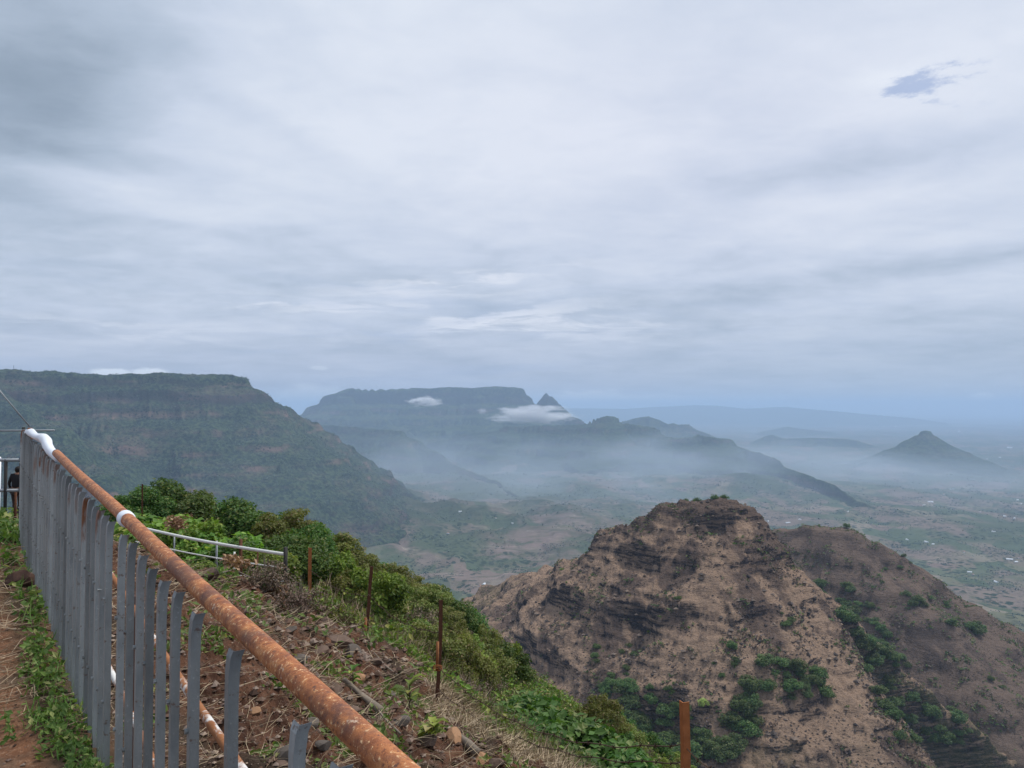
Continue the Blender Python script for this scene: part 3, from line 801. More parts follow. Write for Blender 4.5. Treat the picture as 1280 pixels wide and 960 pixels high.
def make_plant(name, leafmat, seed, H, W, nlobes, nleaves, leaf, flat=.75, base=.3, small=.32, trunk=.06, aspect=.55, limbs=6, stemmat=None, fill=.35, twigs=0):
    root = empty(name)
    L = make_lobes(seed, H, W, nlobes, flat, base, small)
    C, dd, k = crown_points(nleaves, L, fill)
    keep = C[:, 2] > .02 * H
    C, dd, k = C[keep], dd[keep], k[keep]
    V, Fc = leaf_quads(C, leaf, nrm=dd, aspect=aspect)
    lob = RNG.random(nlobes)[k] * .5
    tone_ = np.clip(lob + RNG.random(len(C)) * .5, 0, 1)
    cols = np.repeat(np.stack([tone_, RNG.random(len(C)), RNG.random(len(C))], -1), 4, axis=0)
    cr = mesh_np('crown', V, Fc, leafmat, False, root, cols)
    b = MB(); rnd = random.Random(seed)
    order = sorted(range(nlobes), key=lambda i: -L[i][1][0])[:limbs]
    fork = H * base * .9
    b.tube([(0, 0, -.25 * H * .3), (trunk * .4, 0, fork * .5), (0, trunk * .5, fork)], [trunk * 1.25, trunk, trunk * .85], 7)
    for i in order:
        c = L[i][0]
        mid_ = (c[0] * .5 + rnd.uniform(-.1, .1) * W, c[1] * .5 + rnd.uniform(-.1, .1) * W, fork + (c[2] - fork) * .45)
        b.tube([(0, trunk * .5, fork * .8), mid_, c], [trunk * .7, trunk * .42, trunk * .15], 5)
    for i in range(twigs):
        a = rnd.random() * 6.283; q = rnd.random() * W * .8
        e = (q * math.cos(a), q * math.sin(a), H * rnd.uniform(.7, 1.05) * (1 - .3 * q / W))
        b.tube([(e[0] * .3, e[1] * .3, fork), (e[0] * .8, e[1] * .7, e[2] * .6), e], [trunk * .3, trunk * .2, trunk * .08], 3, caps=False)
    tr = b.build('trunk' if H > 2.6 else 'stem', stemmat or bark, root)
    KIDS[root.name] = [cr, tr]
    return root

PROTO = {
 'tree_a': make_plant('tree', L_dark, 1, 4.6, 2.5, 24, 9000, .105, base=.35, small=.34, trunk=.11),
 'tree_b': make_plant('tree', L_dark, 2, 3.8, 2.3, 20, 8000, .10, base=.3, small=.36, trunk=.10),
 'tree_c': make_plant('tree', L_olive, 3, 3.6, 2.4, 34, 8500, .08, flat=.5, base=.45, small=.22, trunk=.08, limbs=14, fill=.6),
 'shrub_a': make_plant('shrub', L_mid, 4, 2.0, 1.5, 28, 5200, .07, base=.2, small=.24, fill=.7, twigs=16, trunk=.04),
 'shrub_b': make_plant('shrub', L_olive, 5, 1.8, 1.5, 30, 5200, .055, base=.2, small=.22, trunk=.03, twigs=40, fill=.8),
 'shrub_c': make_plant('shrub', L_yel, 6, 1.5, 1.4, 26, 4600, .055, base=.15, small=.22, trunk=.03, twigs=30, fill=.8),
 'shrub_d': make_plant('shrub', L_dark, 7, 2.1, 1.6, 20, 5600, .085, base=.15, small=.34, trunk=.045),
 'shrub_e': make_plant('shrub', L_dry, 8, 1.6, 1.3, 16, 1500, .05, base=.15, small=.33, trunk=.03, twigs=60, stemmat=bark_lt, fill=.9),
 'shrub_f': make_plant('shrub', L_mid, 9, 1.3, 1.0, 16, 2600, .085, base=.1, small=.36, trunk=.03, aspect=.7),
 'big_leaf': make_plant('shrub', L_deep, 10, 1.7, 1.5, 22, 5200, .085, base=.1, small=.32, trunk=.04, aspect=.62),
 'hill_tree': make_plant('tree', L_hill, 12, 7.0, 4.2, 20, 2400, .33, base=.25, small=.36, trunk=.22),
 'hill_tree2': make_plant('tree', L_hill, 13, 5.0, 4.6, 18, 2200, .32, base=.2, small=.36, trunk=.2, flat=.6),
 'hill_bush': make_plant('tree', L_hill, 15, 3.6, 3.2, 20, 1500, .26, base=.06, small=.36, trunk=.12, flat=.85),
 'pale_tree': make_plant('tree', L_pale, 14, 6.5, 3.4, 14, 900, .3, base=.4, small=.34, trunk=.12, fill=.8),
}
used_proto = set()
def plant(kind, loc, s, rz=None, label='', cat='shrub', group=None, sz=1.0):
    root = PROTO[kind]
    rz = random.uniform(0, 6.283) if rz is None else rz
    if kind not in used_proto:
        o = root; used_proto.add(kind)
        o.location = loc; o.rotation_euler = (0, 0, rz); o.scale = (s, s, s * sz)
    else:
        o = copy_tree(root, loc, rz, (s, s, s * sz))
    for k_ in ('label', 'category', 'group'):
        if k_ in o: del o[k_]
    tag(o, label, cat, group)
    return o

def near_pt(px, py, D0=3, D1=140):
    q = ray_hit(G, px, py, D0, D1, 500)
    while q is None and D1 < 30 and py < 1000:
        py += 6; q = ray_hit(G, px, py, D0, D1, 500)
    return q

placed = []
def try_place(kind, px, py, s, **kw):
    """plant whose foot is on the slope at this sight line"""
    q = near_pt(px, py)
    if q is None: return None
    placed.append((q.x, q.y, s))
    return plant(kind, (q.x, q.y, q.z - .05), s, **kw)

def plant_D(kind, px, py_top, D, h, hp, **kw):
    """plant at depth D whose top reaches py_top; hp = prototype height"""
    t = at(px, py_top, D)
    g = g1(t.x, t.y)
    hh = max(h * .6, min(h * 1.6, t.z - g))
    placed.append((t.x, t.y, hh / hp))
    return plant(kind, (t.x, t.y, t.z - hh), hh / hp, **kw)

# trees along the skyline of the slope (left to right)
sky_trees = [
 ('tree_a', 176, 600, 37, 4.4), ('tree_a', 205, 589, 40, 4.8), ('tree_b', 238, 600, 39, 4.2), ('tree_b', 262, 604, 41, 4.4), ('tree_a', 292, 612, 40, 4.2),
 ('tree_b', 322, 622, 39, 4.0), ('tree_a', 345, 640, 42, 4.2), ('tree_b', 372, 655, 38, 3.6), ('tree_c', 404, 654, 36, 4.2), ('tree_c', 436, 676, 36, 3.4),
 ('tree_b', 462, 690, 38, 3.6), ('tree_c', 486, 698, 37, 3.2), ('tree_c', 512, 714, 38, 3.2), ('tree_b', 534, 722, 40, 3.0), ('tree_b', 556, 738, 41, 3.2), ('tree_b', 572, 746, 42, 3.0),
 ('tree_a', 152, 612, 36, 4.0), ('tree_b', 130, 620, 38, 4.0)]
TG = 'trees along the skyline of the slope'
tl = {0: 'dark tree beside the tallest crown just right of the rusty pipe rail', 1: 'tallest dark green tree crown on the slope behind the rusty pipe rail',
      8: 'round olive-topped tree standing up from the slope behind the white rail end'}
for i, (k, px, py, D, h) in enumerate(sky_trees):
    lb = tl.get(i) or {'tree_a': 'dense dark green tree in the row on the slope skyline', 'tree_b': 'low dark green tree in the row on the slope skyline', 'tree_c': 'olive feathery tree in the row on the slope skyline'}[k]
    plant_D(k, px, py, D, h, {'tree_a': 4.6, 'tree_b': 3.8, 'tree_c': 3.6}[k], label=lb, cat='tree', group=TG)

# middle belt of trees and bushes below the skyline
belt = []
rb = random.Random(3)
def inside_slope(px, py):
    xs = [150, 210, 330, 400, 470, 560, 600, 650, 700, 760, 850, 900]
    ys = [612, 606, 652, 676, 710, 760, 795, 835, 873, 912, 962, 990]
    top = np.interp(px, xs, ys)
    xs2 = [150, 300, 360, 400, 450, 500, 530, 600, 660, 700]
    ys2 = [660, 700, 745, 775, 805, 842, 880, 925, 962, 1000]
    bot = np.interp(px, xs2, ys2)
    return top + 4 < py < bot - 2
GS = {'tree_c': ('olive tree with a flat airy crown on the bushy slope', 'tree', 'olive trees on the slope'),
      'shrub_a': ('bright green leafy bush on the bushy slope', 'shrub', 'bright green bushes on the slope'),
      'shrub_b': ('olive twiggy bush on the bushy slope', 'shrub', 'olive bushes on the slope'),
      'shrub_c': ('yellow-green low bush on the bushy slope', 'shrub', 'yellow-green bushes on the slope'),
      'shrub_d': ('dark green rounded bush on the bushy slope', 'shrub', 'dark green bushes on the slope'),
      'tree_b': ('dark dense tree below the skyline of the bushy slope', 'tree', 'dark trees on the slope'),
      'shrub_e': ('dry leafless brown bush on the bushy slope', 'shrub', 'dry bushes on the slope'),
      'shrub_f': ('small bright broad-leaved bush on the slope edge', 'shrub', 'small bushes on the slope')}
hp_ = {'tree_a': 4.6, 'tree_b': 3.8, 'tree_c': 3.6, 'shrub_a': 2, 'shrub_b': 1.8, 'shrub_c': 1.5, 'shrub_d': 2.1, 'shrub_e': 1.6, 'shrub_f': 1.3}
cnt = 0
pts_used = []
for tries in range(4200):
    px = rb.uniform(150, 900); py = rb.uniform(612, 985)
    if not inside_slope(px, py): continue
    q = near_pt(px, py)
    if q is None or q.y > 62: continue
    if ((px - 665) / 105) ** 2 + ((py - 915) / 48) ** 2 < 1: continue
    D = q.y
    sp = .62 + .024 * D
    if any((q.x - a) ** 2 + (q.y - b) ** 2 < sp ** 2 for a, b in pts_used): continue
    f = fbm(np.array([q.x * .11 + 4]), np.array([q.y * .07]), 2)[0]
    if px < 400 and D > 20: ks = ['tree_b', 'shrub_d', 'shrub_d', 'shrub_a', 'tree_c', 'shrub_a']
    elif px < 520 and D < 30: ks = ['shrub_a', 'shrub_c', 'shrub_a', 'shrub_b', 'shrub_f']
    elif f > .12: ks = ['shrub_d', 'shrub_a', 'tree_c', 'shrub_d']
    elif f < -.15: ks = ['shrub_c', 'shrub_e', 'shrub_b', 'shrub_b']
    else: ks = ['shrub_b', 'tree_c', 'shrub_b', 'shrub_d', 'shrub_c', 'shrub_e', 'shrub_b']
    k = rb.choice(ks)
    s = rb.uniform(.65, 1.1) * (1.0 if k[0] == 's' else .72)
    if D < 18: s *= .45
    u_, v_ = uv_of(q.x, q.y)
    if v_ < 4.7: continue
    if 'tree' in k and D < 22: k = 'shrub_d'
    if px > 560: s *= .8
    pts_used.append((q.x, q.y))
    lb, ct, gp = GS[k]
    if px < 400: lb = lb.replace('the bushy slope', 'the slope behind the white pipe rail').replace('the slope edge', 'the slope edge')
    plant(k, (q.x, q.y, q.z - .08), s, label=lb, cat=ct, group=gp, sz=rb.uniform(.75, 1.4))
    cnt += 1
    if cnt > 260: break
print('shrubs', cnt)

# the big glossy bush mass right of the second leaning post
for px, py, D, h in ((580, 872, 13.5, 1.5), (606, 864, 14.5, 1.9), (634, 864, 15, 1.6), (662, 872, 15, 1.6), (692, 888, 15, 1.6), (718, 906, 14.5, 1.5), (746, 930, 14, 1.4), (600, 895, 12.2, 1.1), (632, 896, 12.6, 1.2),
                     (664, 902, 12.8, 1.3), (698, 920, 12.6, 1.3), (722, 944, 12.2, 1.2), (574, 884, 12.4, 1.3), (590, 890, 11.6, 1.0), (648, 866, 16, 1.9), (675, 878, 16, 1.9), (705, 894, 16, 1.9), (650, 915, 11.4, 1.2), (736, 916, 15.5, 1.8), (715, 958, 11.4, 1.2), (660, 935, 11, 1.2), (690, 950, 11, 1.2), (770, 962, 14.5, 1.2), (625, 925, 11, .9)):
    plant_D('big_leaf', px, py - 4, D, h * 1.3, 1.7, label='dark green broad-leaved bush in the thick clump nearest the camera', cat='shrub', group='broad-leaved bushes in the near clump')

# undergrowth that covers the slope between the bushes
def scatter(name, n_, sampler, size, mat, hmax, aspect=.55, up=.35, label=None, kind='stuff', stalk=False, hfun=G):
    X, Y, S = sampler(n_)
    Z = hfun(X, Y)
    if stalk:
        n_ = len(X)
        a = RNG.random(n_) * 6.283; tilt = RNG.uniform(.1, 1.0, n_) if stalk == 'up' else RNG.uniform(1.25, 1.57, n_)
        dirv = np.stack([np.sin(tilt) * np.cos(a), np.sin(tilt) * np.sin(a), np.cos(tilt)], -1)
        side = np.cross(dirv, rand_dirs(n_)); side /= np.linalg.norm(side, axis=1)[:, None]
        ln = (size * S * RNG.uniform(.5, 1.5, n_))[:, None]; wd = ln * 0 + (stalk_w * S)[:, None]
        B0 = np.stack([X, Y, Z + hmax * RNG.random(n_)], -1)
        T = B0 + dirv * ln
        M_ = (B0 + T) / 2 + rand_dirs(n_) * ln * .08
        V = np.stack([B0 - side * wd, B0 + side * wd, M_ + side * wd, T, M_ - side * wd], 1)
        V = V.reshape(-1, 3)
        idx = np.arange(n_) * 5
        f1 = np.stack([idx, idx + 1, idx + 2, idx + 4], -1)
        f2 = np.stack([idx + 4, idx + 2, idx + 3, idx + 3], -1)[:, :3]
        tri = np.concatenate([f1[:, [0, 1, 2]], f1[:, [0, 2, 3]], f2])
        tn = RNG.random(n_); cols = np.repeat(np.stack([tn, RNG.random(n_), RNG.random(n_)], -1), 5, axis=0)
        o = mesh_np(name, V, tri, mat, False, None, cols)
    else:
        C = np.stack([X, Y, Z + hmax * RNG.random(len(X)) ** 1.5 * S], -1)
        V, Fc = leaf_quads(C, size * S, up, aspect)
        cl_ = fbm(X * .5, Y * .5, 2) * .5 + .4
        tn = np.clip(cl_ + (RNG.random(len(X)) - .5) * .7, 0, 1)
        cols = np.repeat(np.stack([tn, RNG.random(len(X)), RNG.random(len(X))], -1), 4, axis=0)
        o = mesh_np(name, V, Fc, mat, False, None, cols)
    o['kind'] = kind
    if label: o['label'] = label
    return o
stalk_w = .004

def samp_slope(cover, gate=None, near_only=False):
    def f(n_):
        D = np.exp(RNG.uniform(math.log(7), math.log(60 if not near_only else 16), n_ * 2)); a = RNG.uniform(R(-34), R(24), n_ * 2)
        X = D * np.tan(a); Y = D
        u, v = uv_of(X, Y)
        edge = 4.1 + fbm(X * .5, Y * .5, 3) * 1.3
        nf = fbm(X * .45 + 9, Y * .45, 3)
        keep = (v > edge) & (nf > cover[0]) & (nf < cover[1]) & ((u < 60))
        X, Y, D = X[keep][:n_], Y[keep][:n_], D[keep][:n_]
        return X, Y, np.clip(D / 22, .55, 1.8)
    return f
scatter('undergrowth', 90000, samp_slope((-.05, 2)), .07, L_mid, .45, label='low green undergrowth between the bushes on the slope')
scatter('undergrowth', 90000, samp_slope((-.4, .12)), .055, L_olive, .55, label='olive scrubby undergrowth between the bushes on the slope')
stalk_w = .006
scatter('dry_grass', 60000, samp_slope((-2, .15)), .45, L_dry, .05, stalk='up', label='dry brown grass stalks between the bushes on the slope')

# trees on the brown hills
rh = random.Random(8)
def hill_patch(H, D0, D1, pts, n_, s0, s1, label, group, kinds=('hill_tree', 'hill_tree2', 'hill_bush', 'hill_bush')):
    for i in range(n_):
        px, py, rx, ry = rh.choice(pts)
        a = rh.random() * 6.283; q = math.sqrt(rh.random())
        hit = ray_hit(H, px + rx * q * math.cos(a), py + ry * q * math.sin(a), D0, D1, 700)
        if hit is None: continue
        s = rh.uniform(s0, s1) * 1.35
        plant(rh.choice(kinds), (hit.x, hit.y, hit.z - .6 * s), s, label=label, cat='tree', group=group, sz=rh.uniform(.75, 1.1))
hb12 = lambda X, Y: np.maximum(H_b1(X, Y), H_b2(X, Y))
def summit_tree(px, s, lab, kind='hill_bush'):
    a = (px - 640) / F
    Yv = np.linspace(395, 450, 120); Z = H_b1(a * Yv, Yv); k = int(np.argmax(Z / Yv))
    plant(kind, (a * Yv[k], Yv[k], Z[k] - .5), s, label=lab, cat='tree', group='trees on the rocky summit')
summit_tree(892, .85, 'left half of the small green tree pair on the rocky summit')
summit_tree(905, .80, 'right half of the small green tree pair on the rocky summit')
summit_tree(871, .75, 'lone small round tree left of the pair on the rocky summit')
summit_tree(856, .5, 'tiny bush farthest left on the rocky summit')
hill_patch(hb12, 180, 800, [(1075, 775, 22, 22), (1060, 750, 16, 14), (1090, 800, 22, 16), (1120, 860, 28, 40), (1150, 900, 36, 30), (1100, 830, 22, 22), (1190, 920, 40, 30)], 70, .55, 1.05,
           'dark green tree in the gully between the two brown hills', 'trees in the gully between the brown hills')
hill_patch(H_b2, 300, 900, [(1165, 757, 24, 10), (1200, 775, 24, 9), (1140, 750, 12, 8), (1028, 737, 9, 9), (1220, 790, 10, 6)], 26, .55, .95,
           'green tree in the thicket high on the right brown hill', 'trees on the right brown hill')
hill_patch(H_b2, 300, 900, [(1112, 730, 16, 26), (1130, 708, 10, 10), (1245, 858, 14, 8), (1205, 925, 20, 10), (1160, 700, 20, 10)], 14, .25, .6,
           'small scattered bush on the face of the right brown hill', 'bushes on the right brown hill')
hill_patch(H_b1, 180, 700, [(985, 850, 42, 18), (950, 872, 26, 16), (1010, 865, 26, 14), (965, 835, 16, 12)], 34, .45, .85,
           'green tree in the thicket low on the rocky hill right of its spine', 'trees on the front of the rocky hill')
hill_patch(H_b1, 180, 700, [(835, 905, 40, 26), (800, 925, 40, 20), (870, 935, 45, 22), (800, 870, 22, 22), (780, 900, 20, 20), (900, 920, 40, 30), (930, 900, 20, 20), (765, 860, 14, 14), (840, 945, 60, 16)], 105, .30, 1.0,
           'dark green tree in the wooded foot of the rocky hill behind the orange post', 'trees at the foot of the rocky hill')
hill_patch(H_b1, 180, 700, [(792, 835, 16, 12), (830, 870, 12, 10), (785, 815, 10, 8), (980, 775, 12, 9), (905, 820, 30, 40), (860, 730, 60, 40), (745, 820, 14, 10)], 22, .25, .55,
           'small isolated bush on the face of the rocky hill', 'bushes on the rocky hill')
hit = ray_hit(H_b1, 879, 888, 180, 700, 700)
if hit: plant('pale_tree', (hit.x, hit.y, hit.z - .5), .85, label='pale yellow-green tree just right of the orange post top', cat='tree')
for px, lab in ((1056, 'round dark tree on the crest of the right brown hill'), (1127, 'small tree low on the crest of the right brown hill')):
    a = (px - 640) / F; Yv = np.linspace(560, 720, 200); Z = H_b2(a * Yv, Yv); k = int(np.argmax(Z / Yv))
    plant('hill_tree', (a * Yv[k], Yv[k], Z[k] - .6), .8 if px < 1100 else .55, label=lab, cat='tree')

# low scrub that stands all over the dry hills and the woods on the left mountain
def tufts(name, H, X, Y, size, mat_, lift, k_per, label, tint_n):
    Z = H(X, Y); nn_ = len(X)
    C = np.stack([X, Y, Z], -1)
    C = np.repeat(C, k_per, axis=0); S = np.repeat(size, k_per)
    C = C + RNG.normal(size=C.shape) * S[:, None] * np.array([.55, .55, .22]) + np.array([0, 0, 1]) * (S * lift)[:, None]
    V, Fc = leaf_quads(C, S * .55, up=.5, aspect=.75)
    tn = np.clip(np.repeat(tint_n, k_per) + RNG.normal(size=len(C)) * .2, 0, 1)
    cols = np.repeat(np.stack([tn, RNG.random(len(C)), RNG.random(len(C))], -1), 4, axis=0)
    o = mesh_np(name, V, Fc, mat_, False, None, cols); o['kind'] = 'stuff'; o['label'] = label
def samp_px(n_, px0, px1, D0, D1):
    a = RNG.uniform((px0 - 640) / F, (px1 - 640) / F, n_); D = np.exp(RNG.uniform(math.log(D0), math.log(D1), n_)); return a * D, D
for (H_, px0, px1, D0, D1, n_, nm) in ((H_b1, 580, 1240, 230, 520, 60000, 'rocky'), (H_b2, 900, 1330, 400, 740, 34000, 'right brown')):
    X, Y = samp_px(n_, px0, px1, D0, D1)
    f = fbm(X / 26, Y / 26, 4); g = fbm(X / 11 + 50, Y / 11, 3)
    kd = (f + .5 * g > .20 - .16 * sstep(400, 320, Y)); kg = (f * .7 + g > (.22 if nm == 'rocky' else .10)) & (RNG.random(n_) < .35)
    sz = RNG.uniform(.35, .95, n_) * (1 if nm == 'rocky' else 1.3)
    tufts('dry_scrub', H_, X[kd], Y[kd], sz[kd], L_scrub, .35, 3, 'purple-brown leafless scrub dotted over the %s hill' % nm, RNG.random(kd.sum()) * .8)
    tufts('green_scrub', H_, X[kg], Y[kg], sz[kg] * 1.25, L_hill, .45, 5, 'low green bushes dotted over the %s hill' % nm, RNG.random(kg.sum()))
X, Y = samp_px(95000, -120, 700, 1650, 4500); Z = H_m1(X, Y)
k = (Z > FLOOR + 25) & (fbm(X / 130, Y / 130, 4) + .6 * fbm(X / 40, Y / 40, 3) > -.04)
X, Y = X[k], Y[k]
tufts('forest', H_m1, X, Y, RNG.uniform(2.6, 5.6, len(X)) * Y / 3000, L_forest, .15, 3, 'dark woods covering the slopes of the left flat-topped mountain', np.clip(fbm(X / 60, Y / 60, 3) + .4, 0, 1))
X, Y = samp_px(60000, 380, 1330, 1500, 7000); f = fbm(X / 160, Y / 160, 4) + .5 * fbm(X / 45, Y / 45, 3)
k = f > .12; X, Y = X[k], Y[k]
tufts('distant_trees', H_valley, X, Y, RNG.uniform(3.0, 7.0, len(X)) * np.clip(Y / 3500, .7, 1.8), L_forest, .4, 3, 'distant trees and hedges dotted over the valley floor', RNG.random(len(X)))

# ------------------------------------------------------------------ fence in the foreground
rust, n, bs, geo = material('rusty_steel')
tcn = n.node('ShaderNodeTexCoord'); p = tcn.outputs['Object']
a_ = n.noise(p, 22, 7, .7, .2); b_ = n.noise(p, 95, 6, .7); c_ = n.noise(p, 2.3, 3, .5)
col = n.ramp(a_, [(0, (.10, .030, .014)), (.38, (.22, .068, .022)), (.5, (.34, .115, .036)), (.62, (.46, .18, .058)), (1, (.56, .28, .11))])
col = n.mix(n.ss(b_, .56, .66), col, (.74, .46, .24)); col = n.mix(n.ss(b_, .45, .34), col, (.15, .045, .02))
col = n.mix(n.ss(n.noise(p, 48, 5, .75), .60, .66), col, (.12, .05, .03)); col = n.mix(n.ss(n.noise(n.vm('ADD', p, (5, 1, 2)), 40, 5, .75), .64, .68), col, (.58, .42, .30))
dk = n.ss(n.noise(p, 4.2, 6, .65), .54, .62)
col = n.mix(n.m('MULTIPLY', dk, .62), col, (.10, .045, .032))
n.l.new(col, bs.inputs['Base Color']); bs.inputs['Roughness'].default_value = .62; bs.inputs['Specular IOR Level'].default_value = .4
bump(n, bs, n.m('ADD', a_, b_), .6, .004)

galv, n, bs, geo = material('galvanised_steel')
tcn = n.node('ShaderNodeTexCoord'); p = tcn.outputs['Object']; zz = n.sep(p)[2]
oi = n.node('ShaderNodeObjectInfo')
pn = n.vm('ADD', p, n.comb(n.m('MULTIPLY', oi.outputs['Random'], 37), 0, 0))
s_ = n.noise(n.vm('MULTIPLY', pn, (1, 1, .22)), 26, 6, .65); t_ = n.noise(pn, 70, 5, .7)
col = n.mix(s_, (.145, .160, .162), (.33, .345, .34))
col = n.mix(n.ss(t_, .58, .75), col, (.40, .42, .41))
rs = n.noise(n.vm('MULTIPLY', pn, (1, 1, .3)), 9, 5, .6)
rm_ = n.m('MULTIPLY', n.ss(n.m('ADD', rs, n.m('MULTIPLY', n.ss(zz, .82, 1.0), .16)), .60, .72), n.m('MULTIPLY_ADD', n.ss(zz, .70, .98), .8, .2))
rm_ = n.m('MULTIPLY', rm_, n.ss(oi.outputs['Random'], .45, .9))
hvg = n.node('ShaderNodeHueSaturation'); n.l.new(col, hvg.inputs['Color']); n.put(hvg.inputs['Value'], n.m('MULTIPLY_ADD', oi.outputs['Random'], .75, .68)); col = hvg.outputs[0]
col = n.mix(n.m('MULTIPLY', n.ss(n.noise(pn, 34, 6, .7), .60, .66), .7), col, n.mix(t_, (.06, .04, .03), (.20, .10, .06)))
col = n.mix(rm_, col, n.mix(t_, (.09, .035, .018), (.28, .11, .045)))
n.l.new(col, bs.inputs['Base Color']); bs.inputs['Roughness'].default_value = .55; bs.inputs['Metallic'].default_value = .35; bs.inputs['Specular IOR Level'].default_value = .4
bump(n, bs, t_, .35, .003)

peel, n, bs, geo = material('peeling_white_paint')
tcn = n.node('ShaderNodeTexCoord'); p = tcn.outputs['Object']
a_ = n.noise(p, 5, 6, .7, .3); b_ = n.noise(p, 40, 5, .7)
col = n.mix(n.ss(a_, .38, .46), n.mix(b_, (.55, .54, .52), (.74, .73, .70)), n.mix(b_, (.14, .05, .022), (.42, .18, .07)))
n.l.new(col, bs.inputs['Base Color']); bs.inputs['Roughness'].default_value = .7
bump(n, bs, a_, .4, .004)

rust_dk = plain('dark_rust', (.105, .045, .026), .85, var=.55, scale=22)
rust_or = plain('orange_rust', (.34, .125, .045), .85, var=.5, scale=16)
dark_steel = plain('dark_painted_steel', (.03, .028, .028), .7, var=.4, scale=20)
grey_pipe = plain('weathered_white_pipe', (.66, .66, .63), .6, var=.22, scale=14)
steel_lt = plain('grey_steel_tube', (.26, .28, .30), .5, metal=.3, var=.2, scale=12)
plastic = plain('white_plastic', (.72, .75, .80), .45, var=.10, scale=30, spec=.5)
wire_m = plain('rusty_wire', (.07, .045, .032), .8, var=.3, scale=20)

def fline(D):   # point of the fence line (top pipe centre) at camera depth D
    ipx = (1 / D - .317) / .00157 + 145
    return at(ipx, 587 + .937 * (ipx - 92), D)
pa, pb = fline(.80), fline(6.9)
fdir = (pb - pa).normalized()
def top_at(D): return pa + (pb - pa) * ((D - .80) / (6.9 - .80))
def base_z(p_): return g1(p_.x, p_.y)
fnrm = Vector((FN[0], FN[1], 0))

fence = empty('metal_fence', (top_at(.8).x, top_at(.8).y, -1.6))
tag(fence, 'grey picket fence with a rusty pipe top rail running beside the dirt path', 'fence')
def under(o, parent):
    o.location = o.location - parent.location; o.parent = parent; return o
def P_in(b, name, mat, parent, smooth=False, org=None):
    """build with world coordinates, then keep the mesh local to its thing"""
    org = org or parent.location
    b.v = [tuple(Vector(v) - org) for v in b.v]
    o = b.build(name, mat, parent, smooth); o.location = org - parent.location
    return o

b = MB(); npt = 60
pts = []
for i in range(npt):
    D = .62 + (5.0 - .62) * i / (npt - 1); q = top_at(D)
    pts.append(q + Vector((0, 0, .003 * math.sin(i * .23))))
b.tube(pts, .0245, 24)
rail = P_in(b, 'top_rail', rust, fence, True)
for hgt, D0, D1, dz_ in ((.70, .7, 7.1, 0), (.29, .7, 7.1, 0)):
    b = MB(); pts = []
    for i in range(14):
        D = D0 + (D1 - D0) * i / 13; q = top_at(D) + fnrm * .030
        q.z = top_at(D).z - 1.05 + hgt - .02 * math.sin(i * .7)
        pts.append(q)
    b.tube(pts, .012, 10)
    P_in(b, 'lower_rail', peel, fence, True)

def picket(D, seed, top_off=-.045):
    rr = random.Random(seed)
    tp = top_at(D); org = Vector((tp.x, tp.y, tp.z - 1.02)) - fnrm * .040
    gz = base_z(org) - .06
    w_ = .0125 * rr.uniform(.88, 1.12); dpt = .0235 * rr.uniform(.95, 1.05)
    zt = tp.z + top_off + rr.uniform(-.012, .01)
    zs = [gz, gz + .25, gz + .5, zt - .12, zt - .05, zt - .015, zt]
    lean = rr.uniform(-.008, .008)
    V = []; nz_ = len(zs)
    for i, z in enumerate(zs):
        k = max(0, (i - 3) / 3); ww = w_ * (1 + .30 * k); dd = dpt * (1 + .10 * k)
        sh = (fdir * Vector((1, 1, 0))) * lean * (z - gz) - fnrm * (-.010 * k * k)
        th = .0028
        prof = [(-ww, dd), (-ww, 0), (ww, 0), (ww, th), (-ww + th, th), (-ww + th, dd)]
        for (a, c) in prof:
            v = Vector((org.x, org.y, 0)) + Vector((fdir.x, fdir.y, 0)).normalized() * a + fnrm * c + sh
            V.append((v.x, v.y, z))
    Fs = []
    for i in range(nz_ - 1):
        for k in range(6):
            k2 = (k + 1) % 6
            Fs.append((i * 6 + k, i * 6 + k2, (i + 1) * 6 + k2, (i + 1) * 6 + k))
    Fs += [(5, 4, 3, 2, 1, 0), tuple((nz_ - 1) * 6 + k for k in range(6))]
    b = MB(); b.add(V, Fs)
    # bolt heads where the rails cross
    for hgt in (.70, .29):
        z = tp.z - 1.05 + hgt
        c = Vector((org.x, org.y, z)) - fnrm * .002
        b.tube([c + fnrm * .01, c - fnrm * .006], .0075, 6)
    o = P_in(b, 'picket', galv, fence, False, org=Vector((org.x, org.y, gz)))
    return o
Ds = [.86, 1.02, 1.14, 1.28, 1.43, 1.75, 2.03, 2.2, 2.34, 2.475, 2.61, 2.75, 2.90]
D = 3.12
while D < 7.2: Ds.append(D); D += .118
for i, D in enumerate(Ds): picket(D + (.0 if i < 13 else random.uniform(-.012, .012)), i)
# steel posts behind the pickets
for D in (.95, 3.0, 5.05, 7.15):
    t = top_at(D) - Vector((0, 0, .28 if 2 < D < 6 else 0)); b = MB(); q = t + fnrm * .035
    gz = base_z(q)
    b.box((q.x, q.y, (gz - .1 + t.z - .03) / 2), (.038, .038, t.z - .03 - gz + .1), Matrix.Rotation(math.atan2(fdir.y, fdir.x), 3, 'Z'))
    P_in(b, 'post', rust_dk if D < 5 else rust_or, fence)

